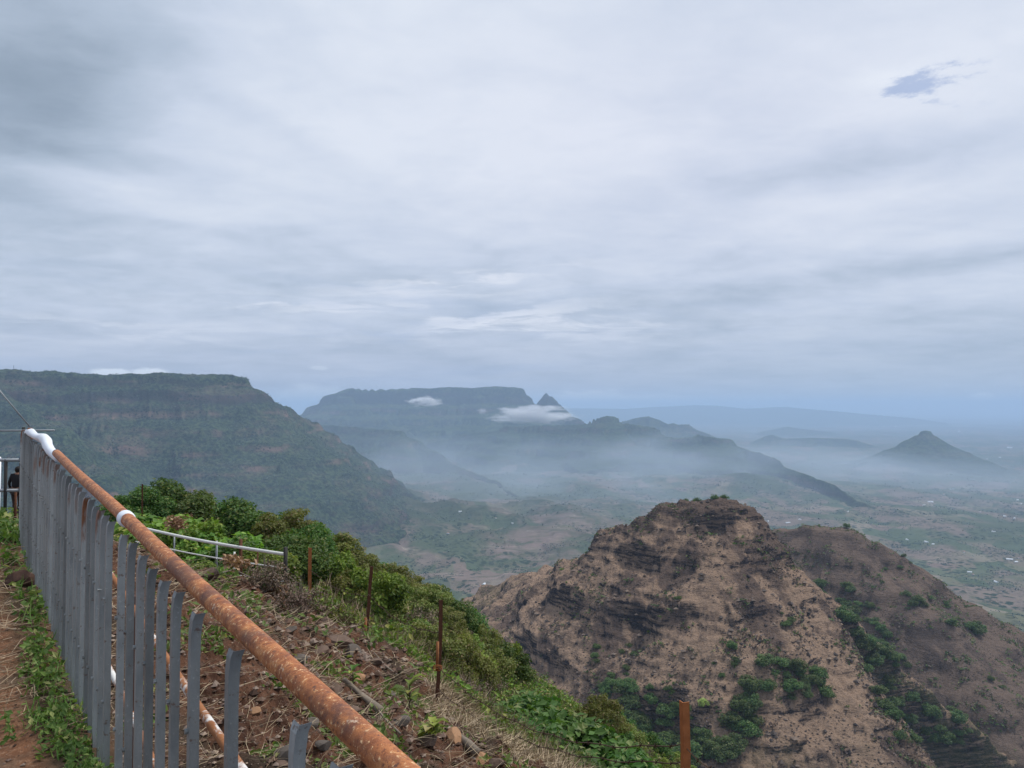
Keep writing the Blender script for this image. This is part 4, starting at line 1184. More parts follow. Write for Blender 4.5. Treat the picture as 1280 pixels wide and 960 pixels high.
# white plastic sheet tied over the far end of the rail, and a band
b = MB(); pts = []; rad = []
for i, (px, py, D, r_) in enumerate([(34, 540, 7.0, .030), (39, 541, 6.7, .042), (44, 545, 6.4, .034), (49, 547, 6.1, .040), (54, 548, 5.85, .044), (58, 552, 5.7, .044), (60, 558, 5.55, .040), (63, 564, 5.35, .036), (68, 569, 5.15, .036), (74, 573, 4.9, .034)]):
    pts.append(at(px, py, D)); rad.append(r_ * .80)
b.tube(pts, rad, 14, wob=.16)
sheet = b.build('plastic_sheet', plastic, None, True); tag(sheet, 'white plastic sheet wrapped around the far end of the rusty pipe rail', 'plastic sheet')
b = MB(); t0 = top_at(2.97)
b.tube([t0 - fdir * .035, t0 - fdir * .02, t0 + fdir * .02, t0 + fdir * .035], [.027, .031, .031, .027], 20)
o = b.build('plastic_band', plastic, None, True); tag(o, 'white plastic band tied round the middle of the rusty pipe rail', 'plastic band')

# tie rod and stay wire at the far end of the fence
rodr = empty('steel_stay', at(30, 541, 7.3)); tag(rodr, 'thin steel cross rod with a taut stay wire at the far fence end', 'stay')
b = MB(); b.tube([at(-60, 538.5, 7.3), at(68, 538, 7.3)], .0085, 8); P_in(b, 'rod', steel_lt, rodr, True)
b = MB(); b.tube([at(37, 533, 7.3), at(0, 489, 7.25), at(-80, 394, 7.2)], .0075, 6); P_in(b, 'stay_wire', steel_lt, rodr, True)
b = MB(); q = at(29.5, 534, 7.35); gz = base_z(q)
b.tube([(q.x, q.y, gz - .1), (q.x, q.y, q.z)], .016, 8); P_in(b, 'post', dark_steel, rodr, True)
# tube railing across the path, farther off
rl = empty('tube_railing', at(14, 650, 9.2)); tag(rl, 'dark tube railing across the far end of the dirt path', 'railing')
for py in (575, 613):
    b = MB(); b.tube([at(-60, py + .5, 9.2), at(28.5, py, 9.2)], .019, 8); P_in(b, 'rail', steel_lt, rl, True)
for px, tp in ((-45, 572), (7.5, 574), (-18, 574), (26.5, 572)):
    q = at(px, tp, 9.2); gz = base_z(q); b = MB(); b.tube([(q.x, q.y, gz - .1), tuple(q)], .019, 8)
    P_in(b, 'post', dark_steel, rl, True)
q = at(19.5, 613, 9.25); gz = base_z(q)
b = MB(); b.tube([(q.x, q.y, gz - .1), tuple(q)], .016, 8); o = P_in(b, 'post', rust_dk, rl, True)
q = at(-1.0, 571, 10.5); gz = base_z(q); b = MB(); b.tube([(q.x, q.y, gz - .1), (q.x, q.y, q.z - .04)], .025, 10)
b.tube([(q.x, q.y, q.z - .04), (q.x, q.y, q.z)], [.030, .02], 10)
o = b.build('marker_post', plastic, None, True); tag(o, 'short white marker post behind the tube railing at the photo edge', 'post')

# ------------------------------------------------------------------ white pipe rail on the slope
pr_ = empty('pipe_railing', (*[at(270, 700, 15)[i] for i in (0, 1)], -3.4)); tag(pr_, 'low white pipe railing with dark posts above the bushes', 'railing')
for y0, y1, r_ in ((661, 693, .030), (680, 710.5, .014), (699, 727, .012)):
    b = MB(); A_ = at(170, y0 - 3, 16.8); B_ = at(357, y1, 13.0); pts = []
    for i in range(12):
        t = i / 11; q = A_.lerp(B_, t); q.z -= .04 * math.sin(t * 3.14) ; pts.append(q)
    if r_ < .013: pts = pts[5:]
    b.tube(pts, r_, 10); P_in(b, 'rail', grey_pipe, pr_, True)
for px, ytop, D, mt, r_ in ((357, 684, 13.0, dark_steel, .034), (301, 674, 14.0, rust_dk, .03), (271, 676, 14.7, steel_lt, .02), (218, 668, 15.8, steel_lt, .016), (293, 690, 14.2, grey_pipe, .02), (178, 655, 16.7, rust_dk, .03), (322, 690, 13.6, rust_dk, .014)):
    q = at(px, ytop, D); gz = base_z(q); b = MB(); b.tube([(q.x + .02, q.y, gz - .1), (q.x, q.y, (gz + q.z) / 2), tuple(q)], r_, 8)
    P_in(b, 'post', mt, pr_, True)

# ------------------------------------------------------------------ barbed wire fence
bw = empty('barbed_wire_fence', (*[at(547, 880, 8)[i] for i in (0, 1)], -3.1)); tag(bw, 'barbed wire fence on thin rusty leaning posts along the slope edge', 'fence')
posts = []
def bpost(px, ytop, D, r_, mt, ybot=None, pxb=None):
    t = at(px, ytop, D); gz = g1(t.x, t.y) - .15
    bx = at(pxb, ybot, D) if pxb else Vector((t.x, t.y, gz)); bz = min(gz, bx.z - .1)
    bottom = Vector((bx.x, bx.y, bz))
    b = MB(); L_ = t - bottom
    # angle iron
    d1 = Vector((.9, .3, 0)).normalized(); d2 = Vector((-.3, .9, 0))
    sec = [(-r_, 0), (r_, 0), (r_, .006), (-r_ + .006, .006), (-r_ + .006, r_ * 2), (-r_, r_ * 2)]
    V = []
    for k in range(5):
        c = bottom + L_ * k / 4 + Vector((random.uniform(-.005, .005), 0, 0))
        for (a, e) in sec: V.append(tuple(c + d1 * a + d2 * e))
    Fs = [(k * 6 + i, k * 6 + (i + 1) % 6, (k + 1) * 6 + (i + 1) % 6, (k + 1) * 6 + i) for k in range(4) for i in range(6)] + [(5, 4, 3, 2, 1, 0), tuple(24 + i for i in range(6))]
    b.add(V, Fs)
    posts.append((t, bottom)); return P_in(b, 'post', mt, bw)
bpost(178, 605, 19, .018, rust_dk)
bpost(388, 685, 12.5, .026, rust_or, 757, 387)
bpost(464.5, 708, 10.5, .020, rust_dk, 803, 457)
bpost(552, 750, 8.0, .017, rust_dk, 884, 546.5)
o = bpost(858, 878, 5.0, .024, rust_or)
o['label'] = 'thick orange rusty post with a broken top'
b = MB(); b.tube([at(546.5, 838, 7.98), at(547, 802, 7.98)], .016, 7); P_in(b, 'post_sleeve', peel, bw, True)
b = MB(); b.tube([at(456, 803, 10.48), at(457, 772, 10.48)], .022, 7); P_in(b, 'post_sleeve', peel, bw, True)
b = MB()
for k in range(3): b.tube([at(547 + 5.5 * math.cos(a * .9), 833 + k * 2 + 1.6 * math.sin(a * .9), 7.95 + .03 * math.sin(a)) for a in range(8)], .004, 5)
P_in(b, 'wire_tie', rust_or, bw)
def strand(A_, B_, sag, mid_off=0):
    b = MB(); pts = []
    L_ = (B_ - A_).length; n_ = int(L_ * 7)
    for i in range(n_ + 1):
        t = i / n_; q = A_.lerp(B_, t); q.z -= sag * 4 * t * (1 - t) + .01 * math.sin(i * 1.7)
        q.x += mid_off * math.sin(3.14 * t); pts.append(q)
    b.tube(pts, .0042, 4)
    for i in range(1, n_):
        c = pts[i]
        if i % 1 == 0:
            for s_ in (-1, 1): b.tube([c + Vector((s_ * .006, .01, -.018)), c + Vector((-s_ * .008, -.01, .02))], .0032, 3)
    P_in(b, 'barbed_wire', wire_m, bw)
strand(at(858, 929, 5.0), at(547, 833, 7.95), .28)
strand(at(858, 952, 5.0), at(547, 862, 7.95), .22)
strand(at(547, 833, 7.95), at(457.5, 782, 10.45), .16)
strand(at(549, 790, 7.95), at(460, 742, 10.45), .12)
strand(at(458, 782, 10.5), at(387.5, 742, 12.5), .12)
strand(at(460, 745, 10.5), at(388, 712, 12.5), .10)
strand(at(858, 935, 5.0), at(1100, 1010, 3.4), .15)

# ------------------------------------------------------------------ rubble, stones, branches
rock_mats = [plain('brown_rock', (.125, .085, .065), .95, var=.45, scale=14), plain('grey_rock', (.105, .088, .075), .95, var=.4, scale=14), plain('ochre_rock', (.30, .17, .095), .95, var=.4, scale=14)]
def rock_mesh(seed, flat=.6):
    r = np.random.default_rng(seed)
    import bmesh
    bm = bmesh.new(); bmesh.ops.create_icosphere(bm, subdivisions=3, radius=1)
    cuts = [(rand / np.linalg.norm(rand), r.uniform(.42, .75)) for rand in r.normal(size=(9, 3))]
    V = np.array([v.co[:] for v in bm.verts])
    for nn, dd in cuts:
        e = np.maximum(V @ nn - dd, 0); V = V - np.outer(e * .95, nn)
    V = V * (1 + .06 * fbm(V[:, 0] * 3 + seed, V[:, 1] * 3 + V[:, 2] * 2, 3)[:, None]) * np.array([1, .75, flat])
    for v, c in zip(bm.verts, V): v.co = c
    me = bpy.data.meshes.new('rock'); bm.to_mesh(me); bm.free(); return me
rocks = [rock_mesh(i, .45 + .06 * i) for i in range(6)]
rk_list = [(398, 818, .16, 0), (420, 862, .11, 0), (452, 852, .13, 2), (350, 735, .28, 2), (425, 805, .2, 0), (440, 818, .16, 1), (372, 830, .14, 1), (340, 762, .22, 0), (360, 790, .12, 1),
           (300, 745, .16, 0), (390, 905, .08, 1), (365, 945, .10, 1), (352, 955, .07, 0), (600, 950, .14, 2), (565, 925, .13, 2), (520, 835, .15, 0), (500, 905, .09, 1), (536, 930, .10, 0),
           (330, 720, .2, 1), (410, 780, .18, 0), (380, 765, .16, 0), (470, 830, .13, 0), (485, 872, .12, 1), (262, 720, .18, 0), (440, 890, .08, 0), (620, 955, .10, 0), (345, 850, .07, 1), (320, 890, .05, 2), (290, 850, .06, 0), (405, 935, .07, 1)]
mats_cache = {}
for i, (px, py, s, mi) in enumerate(rk_list):
    q = near_pt(px, py, 1.3, 20)
    if q is None: continue
    u, v = uv_of(q.x, q.y)
    if v < .25: continue
    key = (i % 6, mi)
    if key not in mats_cache:
        me = rocks[i % 6].copy(); me.materials.append(rock_mats[mi]); mats_cache[key] = me
    o = bpy.data.objects.new('rock', mats_cache[key]); COL.objects.link(o)
    o.location = q + Vector((0, 0, s * .02)); o.scale = (s * .85, s * .85, s * .75); o.rotation_euler = (random.uniform(-.3, .3), random.uniform(-.3, .3), random.uniform(0, 6))
    tag(o, {0: 'brown angular rock lying in the rubble right of the fence', 1: 'grey angular rock lying in the rubble right of the fence', 2: 'ochre flat rock lying in the rubble right of the fence'}[mi], 'rock', 'rocks in the rubble')
for px, py, s, lab in ((38, 728, .13, 'dark block of stone leaning on the foot of the picket fence'), (54, 738, .07, 'small brown stone beside the fence foot')):
    q = near_pt(px - 4, py + 6, 3, 12)
    me = rocks[2].copy(); me.materials.append(plain('dark_stone', (.07, .04, .03), .95, var=.4, scale=14))
    o = bpy.data.objects.new('rock', me); COL.objects.link(o); o.location = q + Vector((-.05, 0, s * .4)); o.scale = (s * .8, s, s * 1.3)
    tag(o, lab, 'rock')

# gravel: one mass of small stones
def gravel(n_, name, mat_, fsel, smin, smax, label, hf=None):
    ico = np.array([(0, 0, 1), (.9, 0, .2), (0, .8, .1), (-.85, .1, .15), (.1, -.9, .2), (.1, .1, -.7)])
    fi = np.array([(0, 1, 2), (0, 2, 3), (0, 3, 4), (0, 4, 1), (5, 2, 1), (5, 3, 2), (5, 4, 3), (5, 1, 4)])
    X, Y, S = fsel(n_); n_ = len(X); Z = (hf or G)(X, Y)
    sz = RNG.uniform(0, 1, n_) ** 6 * (smax - smin) + smin; sz = sz * S
    a = RNG.random(n_) * 6.283; ca, sa = np.cos(a), np.sin(a)
    B_ = ico[None] * (1 + RNG.normal(size=(n_, 6, 3)) * .22)
    x = B_[..., 0] * ca[:, None] - B_[..., 1] * sa[:, None]; y = B_[..., 0] * sa[:, None] + B_[..., 1] * ca[:, None]
    V = np.stack([X[:, None] + x * sz[:, None], Y[:, None] + y * sz[:, None], Z[:, None] + (B_[..., 2] * .6 + .2) * sz[:, None]], -1).reshape(-1, 3)
    Fc = (fi[None] + (np.arange(n_) * 6)[:, None, None]).reshape(-1, 3)
    cols = np.repeat(np.stack([RNG.random(n_), RNG.random(n_), RNG.random(n_)], -1), 6, axis=0)
    o = mesh_np(name, V, Fc, mat_, False, None, cols); o['kind'] = 'stuff'; o['label'] = label
def samp_rub(n_):
    D = np.exp(RNG.uniform(math.log(1.1), math.log(19), n_ * 2)); a = RNG.uniform(R(-36), R(14), n_ * 2)
    X = D * np.tan(a); Y = D; u, v = uv_of(X, Y)
    edge = 4.6 + fbm(X * .5, Y * .5, 3) * 1.3
    k = (v > .05) & (v < edge)
    X, Y, D = X[k][:n_], Y[k][:n_], D[k][:n_]
    return X, Y, np.clip(D / 6, .35, 1.6)
def samp_path(n_):
    D = np.exp(RNG.uniform(math.log(1.6), math.log(11), n_ * 2)); a = RNG.uniform(R(-50), R(-26), n_ * 2)
    X = D * np.tan(a); Y = D; u, v = uv_of(X, Y); k = (v < -.2) & (v > -3)
    X, Y, D = X[k][:n_], Y[k][:n_], D[k][:n_]
    return X, Y, np.clip(D / 5, .35, 1.4)
gm_, n, bs, geo = material('gravel')
att = n.node('ShaderNodeVertexColor'); att.layer_name = 'tint'; r_, g_, b_ = n.sep(att.outputs['Color'])
col = n.ramp(r_, [(0, (.05, .030, .022)), (.35, (.11, .065, .045)), (.65, (.16, .105, .08)), (.85, (.21, .16, .13)), (1, (.33, .25, .19))])
n.l.new(col, bs.inputs['Base Color'])
gravel(52000, 'gravel', gm_, samp_rub, .006, .045, 'loose brown gravel and clods on the slope right of the fence')
gravel(5000, 'gravel', gm_, samp_path, .004, .020, 'small stones scattered on the red dirt path')

def samp_b1(n_):
    X, Y = samp_px(n_ * 2, 580, 1200, 240, 500); k = fbm(X / 16, Y / 16, 3) > .02; X, Y = X[k][:n_], Y[k][:n_]; return X, Y, np.ones(len(X))
rock_far, n, bs, geo = material('hill_boulders')
att = n.node('ShaderNodeVertexColor'); att.layer_name = 'tint'; r_, g_, b_ = n.sep(att.outputs['Color'])
n.l.new(n.ramp(r_, [(0, (.03, .026, .028)), (.5, (.10, .08, .07)), (1, (.23, .17, .13))]), bs.inputs['Base Color'])
gravel(8000, 'boulders', rock_far, samp_b1, .25, 1.8, 'fallen boulders strewn over the rocky hill', H_b1)
# straw, dead stalks, weeds
stalk_w = .0016
scatter('straw_litter', 12000, samp_rub, .24, L_straw, .02, stalk='flat', label='dry straw and twigs strewn over the rubble slope')
stalk_w = .0020
def samp_pathedge(n_):
    D = np.exp(RNG.uniform(math.log(2.0), math.log(10), n_ * 3)); a = RNG.uniform(R(-50), R(-26), n_ * 3)
    X = D * np.tan(a); Y = D; u, v = uv_of(X, Y)
    k = (v < -.12) & (v > -.75) & (fbm(X * 1.2, Y * 1.2, 3) > -.12)
    X, Y, D = X[k][:n_], Y[k][:n_], D[k][:n_]; return X, Y, np.clip(D / 5, .5, 1.3)
scatter('straw_litter', 3800, samp_pathedge, .22, L_straw, .015, stalk='flat', label='dry straw lying along the edge of the dirt path')
def samp_weeds(n_):
    D = np.exp(RNG.uniform(math.log(2.0), math.log(14), n_ * 4)); a = RNG.uniform(R(-50), R(-22), n_ * 4)
    X = D * np.tan(a); Y = D; u, v = uv_of(X, Y)
    c = -.11 + .03 * np.sin(u * 1.3); wd = .13 + .12 * fbm(X * .8, Y * .8, 2)
    k = (np.abs(v - c) < wd * RNG.random(len(v)) ** .6) & (fbm(X * 2.2 + 5, Y * 2.2, 3) > -.10)
    k |= (np.abs(v + .5) < .2) & (fbm(X * 2.5 + 2, Y * 2.5, 3) > .38)
    k |= (u > 7.9) & (v < .2) & (v > -1.2) & (u < 9.4) & (fbm(X * 2.2 + 5, Y * 2.2, 3) > .05)
    X, Y, D = X[k][:n_], Y[k][:n_], D[k][:n_]; return X, Y, np.clip(D / 5, .55, 1.6)
scatter('weeds', 15000, samp_weeds, .024, L_weed, .085, aspect=.6, label='low green weeds growing along the foot of the picket fence')
stalk_w = .003
scatter('weeds', 5000, samp_weeds, .11, L_weed, .0, stalk='up', label='grass blades growing along the foot of the picket fence')
def samp_rubweeds(n_):
    X, Y, S = samp_rub(n_ * 7)
    u, v = uv_of(X, Y); k = fbm(X * 1.6 + 3, Y * 1.6 + 8, 3) > .20
    X, Y, S = X[k][:n_], Y[k][:n_], S[k][:n_]; return X, Y, S
scatter('weeds', 9000, samp_rubweeds, .030, L_weed, .10, aspect=.5, label='sparse green weeds sprouting from the rubble slope')
# thicker grass where the rubble ends and the scrub begins
def samp_edge(n_):
    D = np.exp(RNG.uniform(math.log(6), math.log(22), n_ * 8)); a = RNG.uniform(R(-33), R(8), n_ * 8)
    X = D * np.tan(a); Y = D; u, v = uv_of(X, Y)
    edge = 4.2 + fbm(X * .5, Y * .5, 3) * 1.3
    k = (np.abs(v - edge - .9) < .8) & (fbm(X * 1.1, Y * 1.1, 3) > -.1)
    X, Y, D = X[k][:n_], Y[k][:n_], D[k][:n_]; return X, Y, np.clip(D / 9, .7, 1.6)
stalk_w = .004
scatter('dry_grass', 9000, samp_edge, .30, L_straw, .02, stalk='up', label='dry grass along the upper edge of the bushy slope')
scatter('weeds', 9000, samp_edge, .045, L_mid, .28, label='green leafy weeds along the upper edge of the bushy slope')
def samp_low(n_):
    X = RNG.uniform(-.9, 2.6, n_ * 2); Y = RNG.uniform(5.2, 10.5, n_ * 2); u, v = uv_of(X, Y)
    k = (v > 3.0 + fbm(X, Y, 2) * .5) & (v < 5.2 + fbm(X + 4, Y, 2)); X, Y = X[k][:n_], Y[k][:n_]; return X, Y, np.ones(len(X))
stalk_w = .003
scatter('dry_grass', 14000, samp_low, .22, L_straw, .02, stalk='flat', label='mat of grey-brown dead grass below the rubble')
scatter('dry_grass', 5000, samp_low, .20, L_straw, .0, stalk='up', label='upright tufts of dead grass below the rubble')

# lying branches
def branch(pxs, r_, lab, mat_=None, name='fallen_branch', lift=.04):
    pts = []
    for px, py in pxs:
        q = near_pt(px, py, 1.3, 20); pts.append(q + Vector((0, 0, lift)))
    b = MB(); b.tube(pts, [r_ * (1 - .4 * i / (len(pts) - 1)) for i in range(len(pts))], 8, wob=.12)
    o = b.build(name, mat_ or bark_lt, None, True); tag(o, lab, 'branch')
branch([(475, 896), (452, 878), (430, 858)], .030, 'thick cut branch lying on the rubble above the rusty rail')
branch([(497, 855), (482, 840), (468, 823)], .010, 'thin pale stick lying near the rubble crest')
branch([(596, 950), (585, 938), (576, 929)], .036, 'short brown log piece on the dead grass')
branch([(270, 730), (292, 722), (312, 708), (316, 700)], .016, 'crooked grey branch beside the white pipe railing', lift=.12)
branch([(366, 770), (352, 745), (334, 728), (322, 722)], .022, 'dark bent branch in the brush heap below the pipe railing', bark, lift=.1)
branch([(500, 925), (480, 905), (462, 880)], .008, 'thin twig crossing the rubble below the thick branch')

# young plants on the rubble edge
def sapling(px, py, h, n_, lab, mat_, lw=.055):
    q = near_pt(px, py, 2, 30); root = empty('young_plant', q); tag(root, lab, 'plant')
    V = []; Fs = []; rr = random.Random(px)
    st = MB(); st.tube([(0, 0, -.05), (.01, 0, h * .5), (0, .01, h * .75)], [.008, .006, .004], 5); st.build('stem', bark, root)
    cols = []
    for i in range(n_):
        a = rr.random() * 6.283; z0 = h * rr.uniform(.15, .75); L_ = h * rr.uniform(.35, .6); w_ = lw * rr.uniform(.7, 1.2)
        dx_, dy_ = math.cos(a), math.sin(a); base = len(V)
        for k, (t, ww, rise) in enumerate(((0, .1, 0), (.3, .8, .25), (.65, 1, .34), (1, .05, .22))):
            cx, cy, cz = dx_ * L_ * t, dy_ * L_ * t, z0 + L_ * rise * 1.3
            V += [(cx - dy_ * w_ * ww, cy + dx_ * w_ * ww, cz), (cx, cy, cz - .01), (cx + dy_ * w_ * ww, cy - dx_ * w_ * ww, cz)]
        tn = rr.random(); cols += [(tn, rr.random(), 0)] * 12
        for k in range(3):
            for j in range(2):
                Fs.append((base + k * 3 + j, base + k * 3 + j + 1, base + k * 3 + j + 4, base + k * 3 + j + 3))
    mesh_np('leaves', V, Fs, mat_, True, root, np.array(cols))
sapling(511, 888, .30, 12, 'bright green young plant with long upright leaves on the rubble edge', L_mid, .035)
sapling(440, 862, .20, 8, 'tiny green seedling beside the thick cut branch', L_mid, .02)
sapling(540, 935, .20, 22, 'tuft of yellow-green leaves below the leaning post foot', L_yel, .03)
sapling(272, 712, .45, 14, 'broad-leaved light green plant behind the rusty rail near the white railing', L_mid, .05)
sapling(246, 704, .4, 12, 'smaller light green broad-leaved plant left of the crooked branch', L_mid, .045)
# reddish-brown dead leaf bunch over the bush behind the rail
for px, py, s in ((226, 665, .35), (232, 650, .4), (300, 712, .35), (352, 738, .3)):
    q = near_pt(px, min(py + 40, 735), 3, 60)
    t = at(px, py, q.y - .2)
    L = make_lobes(px, .5, .35, 5, small=.5); C, dd, k = crown_points(260, L, .8)
    V, Fc = leaf_quads(C * s / .45, .035, aspect=.6)
    cols = np.repeat(np.stack([RNG.random(len(C)), RNG.random(len(C)) * .8, RNG.random(len(C))], -1), 4, axis=0)
    o = mesh_np('dead_leaves', V, Fc, MD if 'MD' in globals() else globals().setdefault('MD', mat_leaf('dead_leaves', (.15, .075, .05), (.30, .18, .12), None, .15)), False, None, cols)
    o.location = t; o['kind'] = 'stuff'; o['label'] = 'bunch of reddish dead leaves caught in the bushes'

# leafy shrubs around the white railing
for px, py, D, h, k, lb in ((186, 628, 18.5, 1.6, 'shrub_f', 'bright leafy shrub behind the far left end of the white railing'), (212, 634, 18.6, 1.7, 'shrub_f', 'bright leafy shrub behind the white railing under the tallest trees'),
                     (240, 642, 18, 1.6, 'shrub_a', 'fresh green bush standing behind the middle of the white railing'), (268, 652, 17.5, 1.5, 'shrub_f', 'bright leafy shrub behind the dark middle post of the railing'),
                     (298, 664, 16.5, 1.4, 'shrub_d', 'dark bush behind the white railing right of its dark middle post'), (330, 676, 15.5, 1.3, 'shrub_a', 'green bush just behind the right half of the white railing'),
                     (252, 697, 12.6, .5, 'shrub_f', 'knee-high bright shrub in front of the white railing'), (282, 704, 12.2, .5, 'shrub_f', 'knee-high bright shrub below the dark middle post of the railing'),
                     (412, 742, 12.2, .8, 'shrub_a', 'bright green bush right of the tan slope post'), (425, 762, 11.4, .8, 'shrub_c', 'low yellow-green bush between the two slope posts')):
    plant_D(k, px, py, D, h, hp_[k], label=lb, cat='shrub')
for px, py, k, s, lb in ((330, 742, 'shrub_e', .42, 'dry brush heap below the white railing end'), (375, 772, 'shrub_e', .40, 'dry brush at the foot of the first slope post')):
    try_place(k, px, py, s, label=lb, cat='shrub')

# ------------------------------------------------------------------ person far down the path
def person(px, ptop, pbot, D):
    top = at(px, ptop, D); bot = at(px, pbot, D); H = top.z - bot.z
    gz = bot.z
    root = empty('person', (bot.x, bot.y, gz), R(8)); tag(root, 'person in a black jacket and dark trousers walking away beyond the tube railing', 'person')
    s = H / 1.72
    J = {'pelvis': (0, 0, .95), 'belly': (0, .02, 1.10), 'chest': (0, .05, 1.32), 'neck': (0, .07, 1.47), 'head': (0, .10, 1.56), 'crown': (0, .10, 1.66),
         'hl': (-.09, 0, .90), 'kl': (-.10, .10, .50), 'al': (-.10, .04, .09), 'tl': (-.11, .18, .03), 'hr': (.09, 0, .90), 'kr': (.10, .02, .48), 'ar': (.10, -.16, .12), 'tr': (.11, -.05, .03),
         'sl': (-.17, .05, 1.40), 'el': (-.24, .02, 1.13), 'wl': (-.22, .12, .90), 'fl': (-.21, .15, .82), 'sr': (.17, .05, 1.40), 'er': (.24, -.02, 1.13), 'wr': (.25, .06, .90), 'fr': (.24, .09, .82)}
    Rd = {'pelvis': .14, 'belly': .13, 'chest': .145, 'neck': .055, 'head': .085, 'crown': .075, 'hl': .09, 'kl': .06, 'al': .04, 'tl': .035, 'hr': .09, 'kr': .06, 'ar': .04, 'tr': .035,
          'sl': .065, 'el': .045, 'wl': .03, 'fl': .03, 'sr': .065, 'er': .045, 'wr': .03, 'fr': .03}
    E = [('pelvis', 'belly'), ('belly', 'chest'), ('chest', 'neck'), ('neck', 'head'), ('head', 'crown'), ('pelvis', 'hl'), ('hl', 'kl'), ('kl', 'al'), ('al', 'tl'), ('pelvis', 'hr'), ('hr', 'kr'), ('kr', 'ar'), ('ar', 'tr'),
         ('chest', 'sl'), ('sl', 'el'), ('el', 'wl'), ('wl', 'fl'), ('chest', 'sr'), ('sr', 'er'), ('er', 'wr'), ('wr', 'fr')]
    def skin(name, names, edges, grow, mat_):
        ids = {k: i for i, k in enumerate(names)}
        me = bpy.data.meshes.new(name); me.from_pydata([Vector(J[k]) * s for k in names], [(ids[a], ids[b]) for a, b in edges], [])
        o = bpy.data.objects.new(name, me); COL.objects.link(o); o.parent = root
        md = o.modifiers.new('skin', 'SKIN'); md.use_smooth_shade = True
        for i, k in enumerate(names):
            me.skin_vertices[0].data[i].radius = (Rd[k] * s * grow, Rd[k] * s * grow * .85)
        me.skin_vertices[0].data[0].use_root = True
        sm_ = o.modifiers.new('sub', 'SUBSURF'); sm_.levels = 2; sm_.render_levels = 2
        me.materials.append(mat_); return o
    skin('body', list(J), E, 1.0, plain('skin_tone', (.22, .12, .08), .6))
    up = ['chest', 'belly', 'pelvis', 'neck', 'sl', 'el', 'wl', 'sr', 'er', 'wr']
    J['neck'] = (0, .065, 1.44)
    skin('jacket', up, [('chest', 'belly'), ('belly', 'pelvis'), ('chest', 'neck'), ('chest', 'sl'), ('sl', 'el'), ('el', 'wl'), ('chest', 'sr'), ('sr', 'er'), ('er', 'wr')], 1.22, plain('black_cloth', (.012, .012, .015), .8))
    lo = ['pelvis', 'hl', 'kl', 'al', 'hr', 'kr', 'ar']
    skin('trousers', lo, [('pelvis', 'hl'), ('hl', 'kl'), ('kl', 'al'), ('pelvis', 'hr'), ('hr', 'kr'), ('kr', 'ar')], 1.2, plain('dark_trousers', (.035, .028, .028), .85))
    import bmesh
    bm = bmesh.new(); bmesh.ops.create_uvsphere(bm, u_segments=14, v_segments=10, radius=1)
    for v in bm.verts: v.co = Vector((v.co.x * .095, v.co.y * .11 - .012, v.co.z * .095 + (0 if v.co.z > 0 else v.co.z * .03))) * s + Vector(J['head']) * s + Vector((0, -.01, .035)) * s
    me = bpy.data.meshes.new('hair'); bm.to_mesh(me); bm.free()
    for p_ in me.polygons: p_.use_smooth = True
    me.materials.append(plain('black_hair', (.012, .010, .010), .6)); o = bpy.data.objects.new('hair', me); COL.objects.link(o); o.parent = root
pq = at(20, 648, 20)
person(20, 582, 648, 20.5)

# ------------------------------------------------------------------ far houses and a mast
wallm = plain('whitewash', (.72, .72, .70), .8, var=.1, scale=.3); roofm = plain('metal_roof', (.62, .66, .70), .5, var=.15, scale=.3); roofr = plain('tile_roof', (.30, .13, .08), .8, var=.2, scale=.3)
def house_proto(L_, W_, H_, rm):
    root = empty('house'); b = MB(); b.box((0, 0, H_ / 2 - 1), (L_, W_, H_ + 2)); wl = b.build('wall', wallm, root)
    b = MB(); o_ = .6
    V = [(-L_ / 2 - o_, -W_ / 2 - o_, H_), (L_ / 2 + o_, -W_ / 2 - o_, H_), (L_ / 2 + o_, W_ / 2 + o_, H_), (-L_ / 2 - o_, W_ / 2 + o_, H_), (-L_ / 2 - o_, 0, H_ + W_ * .22), (L_ / 2 + o_, 0, H_ + W_ * .22)]
    b.add(V, [(0, 1, 5, 4), (3, 4, 5, 2), (0, 4, 3), (1, 2, 5), (0, 3, 2, 1)]); rf = b.build('roof', rm, root)
    KIDS[root.name] = [wl, rf]; return root
hp = [house_proto(22, 11, 5, roofm), house_proto(14, 9, 4.5, roofr), house_proto(34, 14, 6, roofm)]
hs = [(1163, 628, 2), (1155, 632, 0), (1262, 700, 2), (1270, 703, 0), (1274, 698, 1), (1212, 716, 0), (1216, 719, 1), (1134, 675, 0), (1158, 678, 2), (1166, 681, 0), (1095, 684, 0), (1100, 687, 1), (1272, 626, 2), (1276, 630, 0),
      (1268, 648, 0), (1256, 646, 2), (1190, 612, 0), (1180, 618, 1), (1110, 700, 0), (735, 731, 0), (605, 731, 0), (600, 733, 1), (560, 668, 1), (640, 655, 0), (1000, 650, 0), (985, 654, 2), (1234, 574, 2), (1262, 560, 2), (1105, 534, 2), (1120, 534, 2), (1199, 540, 2),
      (1250, 572, 0), (1225, 640, 1), (1242, 665, 0), (575, 640, 0), (620, 648, 1), (960, 652, 0), (1060, 640, 0), (1245, 728, 0), (1205, 690, 1)]
usedh = set()
for px, py, k in hs:
    q = ray_hit(H_valley, px, py, 900, 50000, 2500)
    if q is None: continue
    o = hp[k] if k not in usedh else copy_tree(hp[k], q, random.uniform(0, 3))
    usedh.add(k); o.location = q; sc_ = .55 if q.y < 4000 else (.75 if q.y < 9000 else 1.5)
    o.scale = (sc_, sc_, sc_)
    side = 'in the valley right of the hills' if px > 900 else 'on the terraces left of the rocky hill'
    tag(o, {0: 'small white house with a pale roof ', 1: 'small white house with a red roof ', 2: 'long white shed with a pale roof '}[k] + side, 'house', 'distant houses in the valley')
q = Vector(C1[2]); b = MB(); base = at(17, 464, 2715)
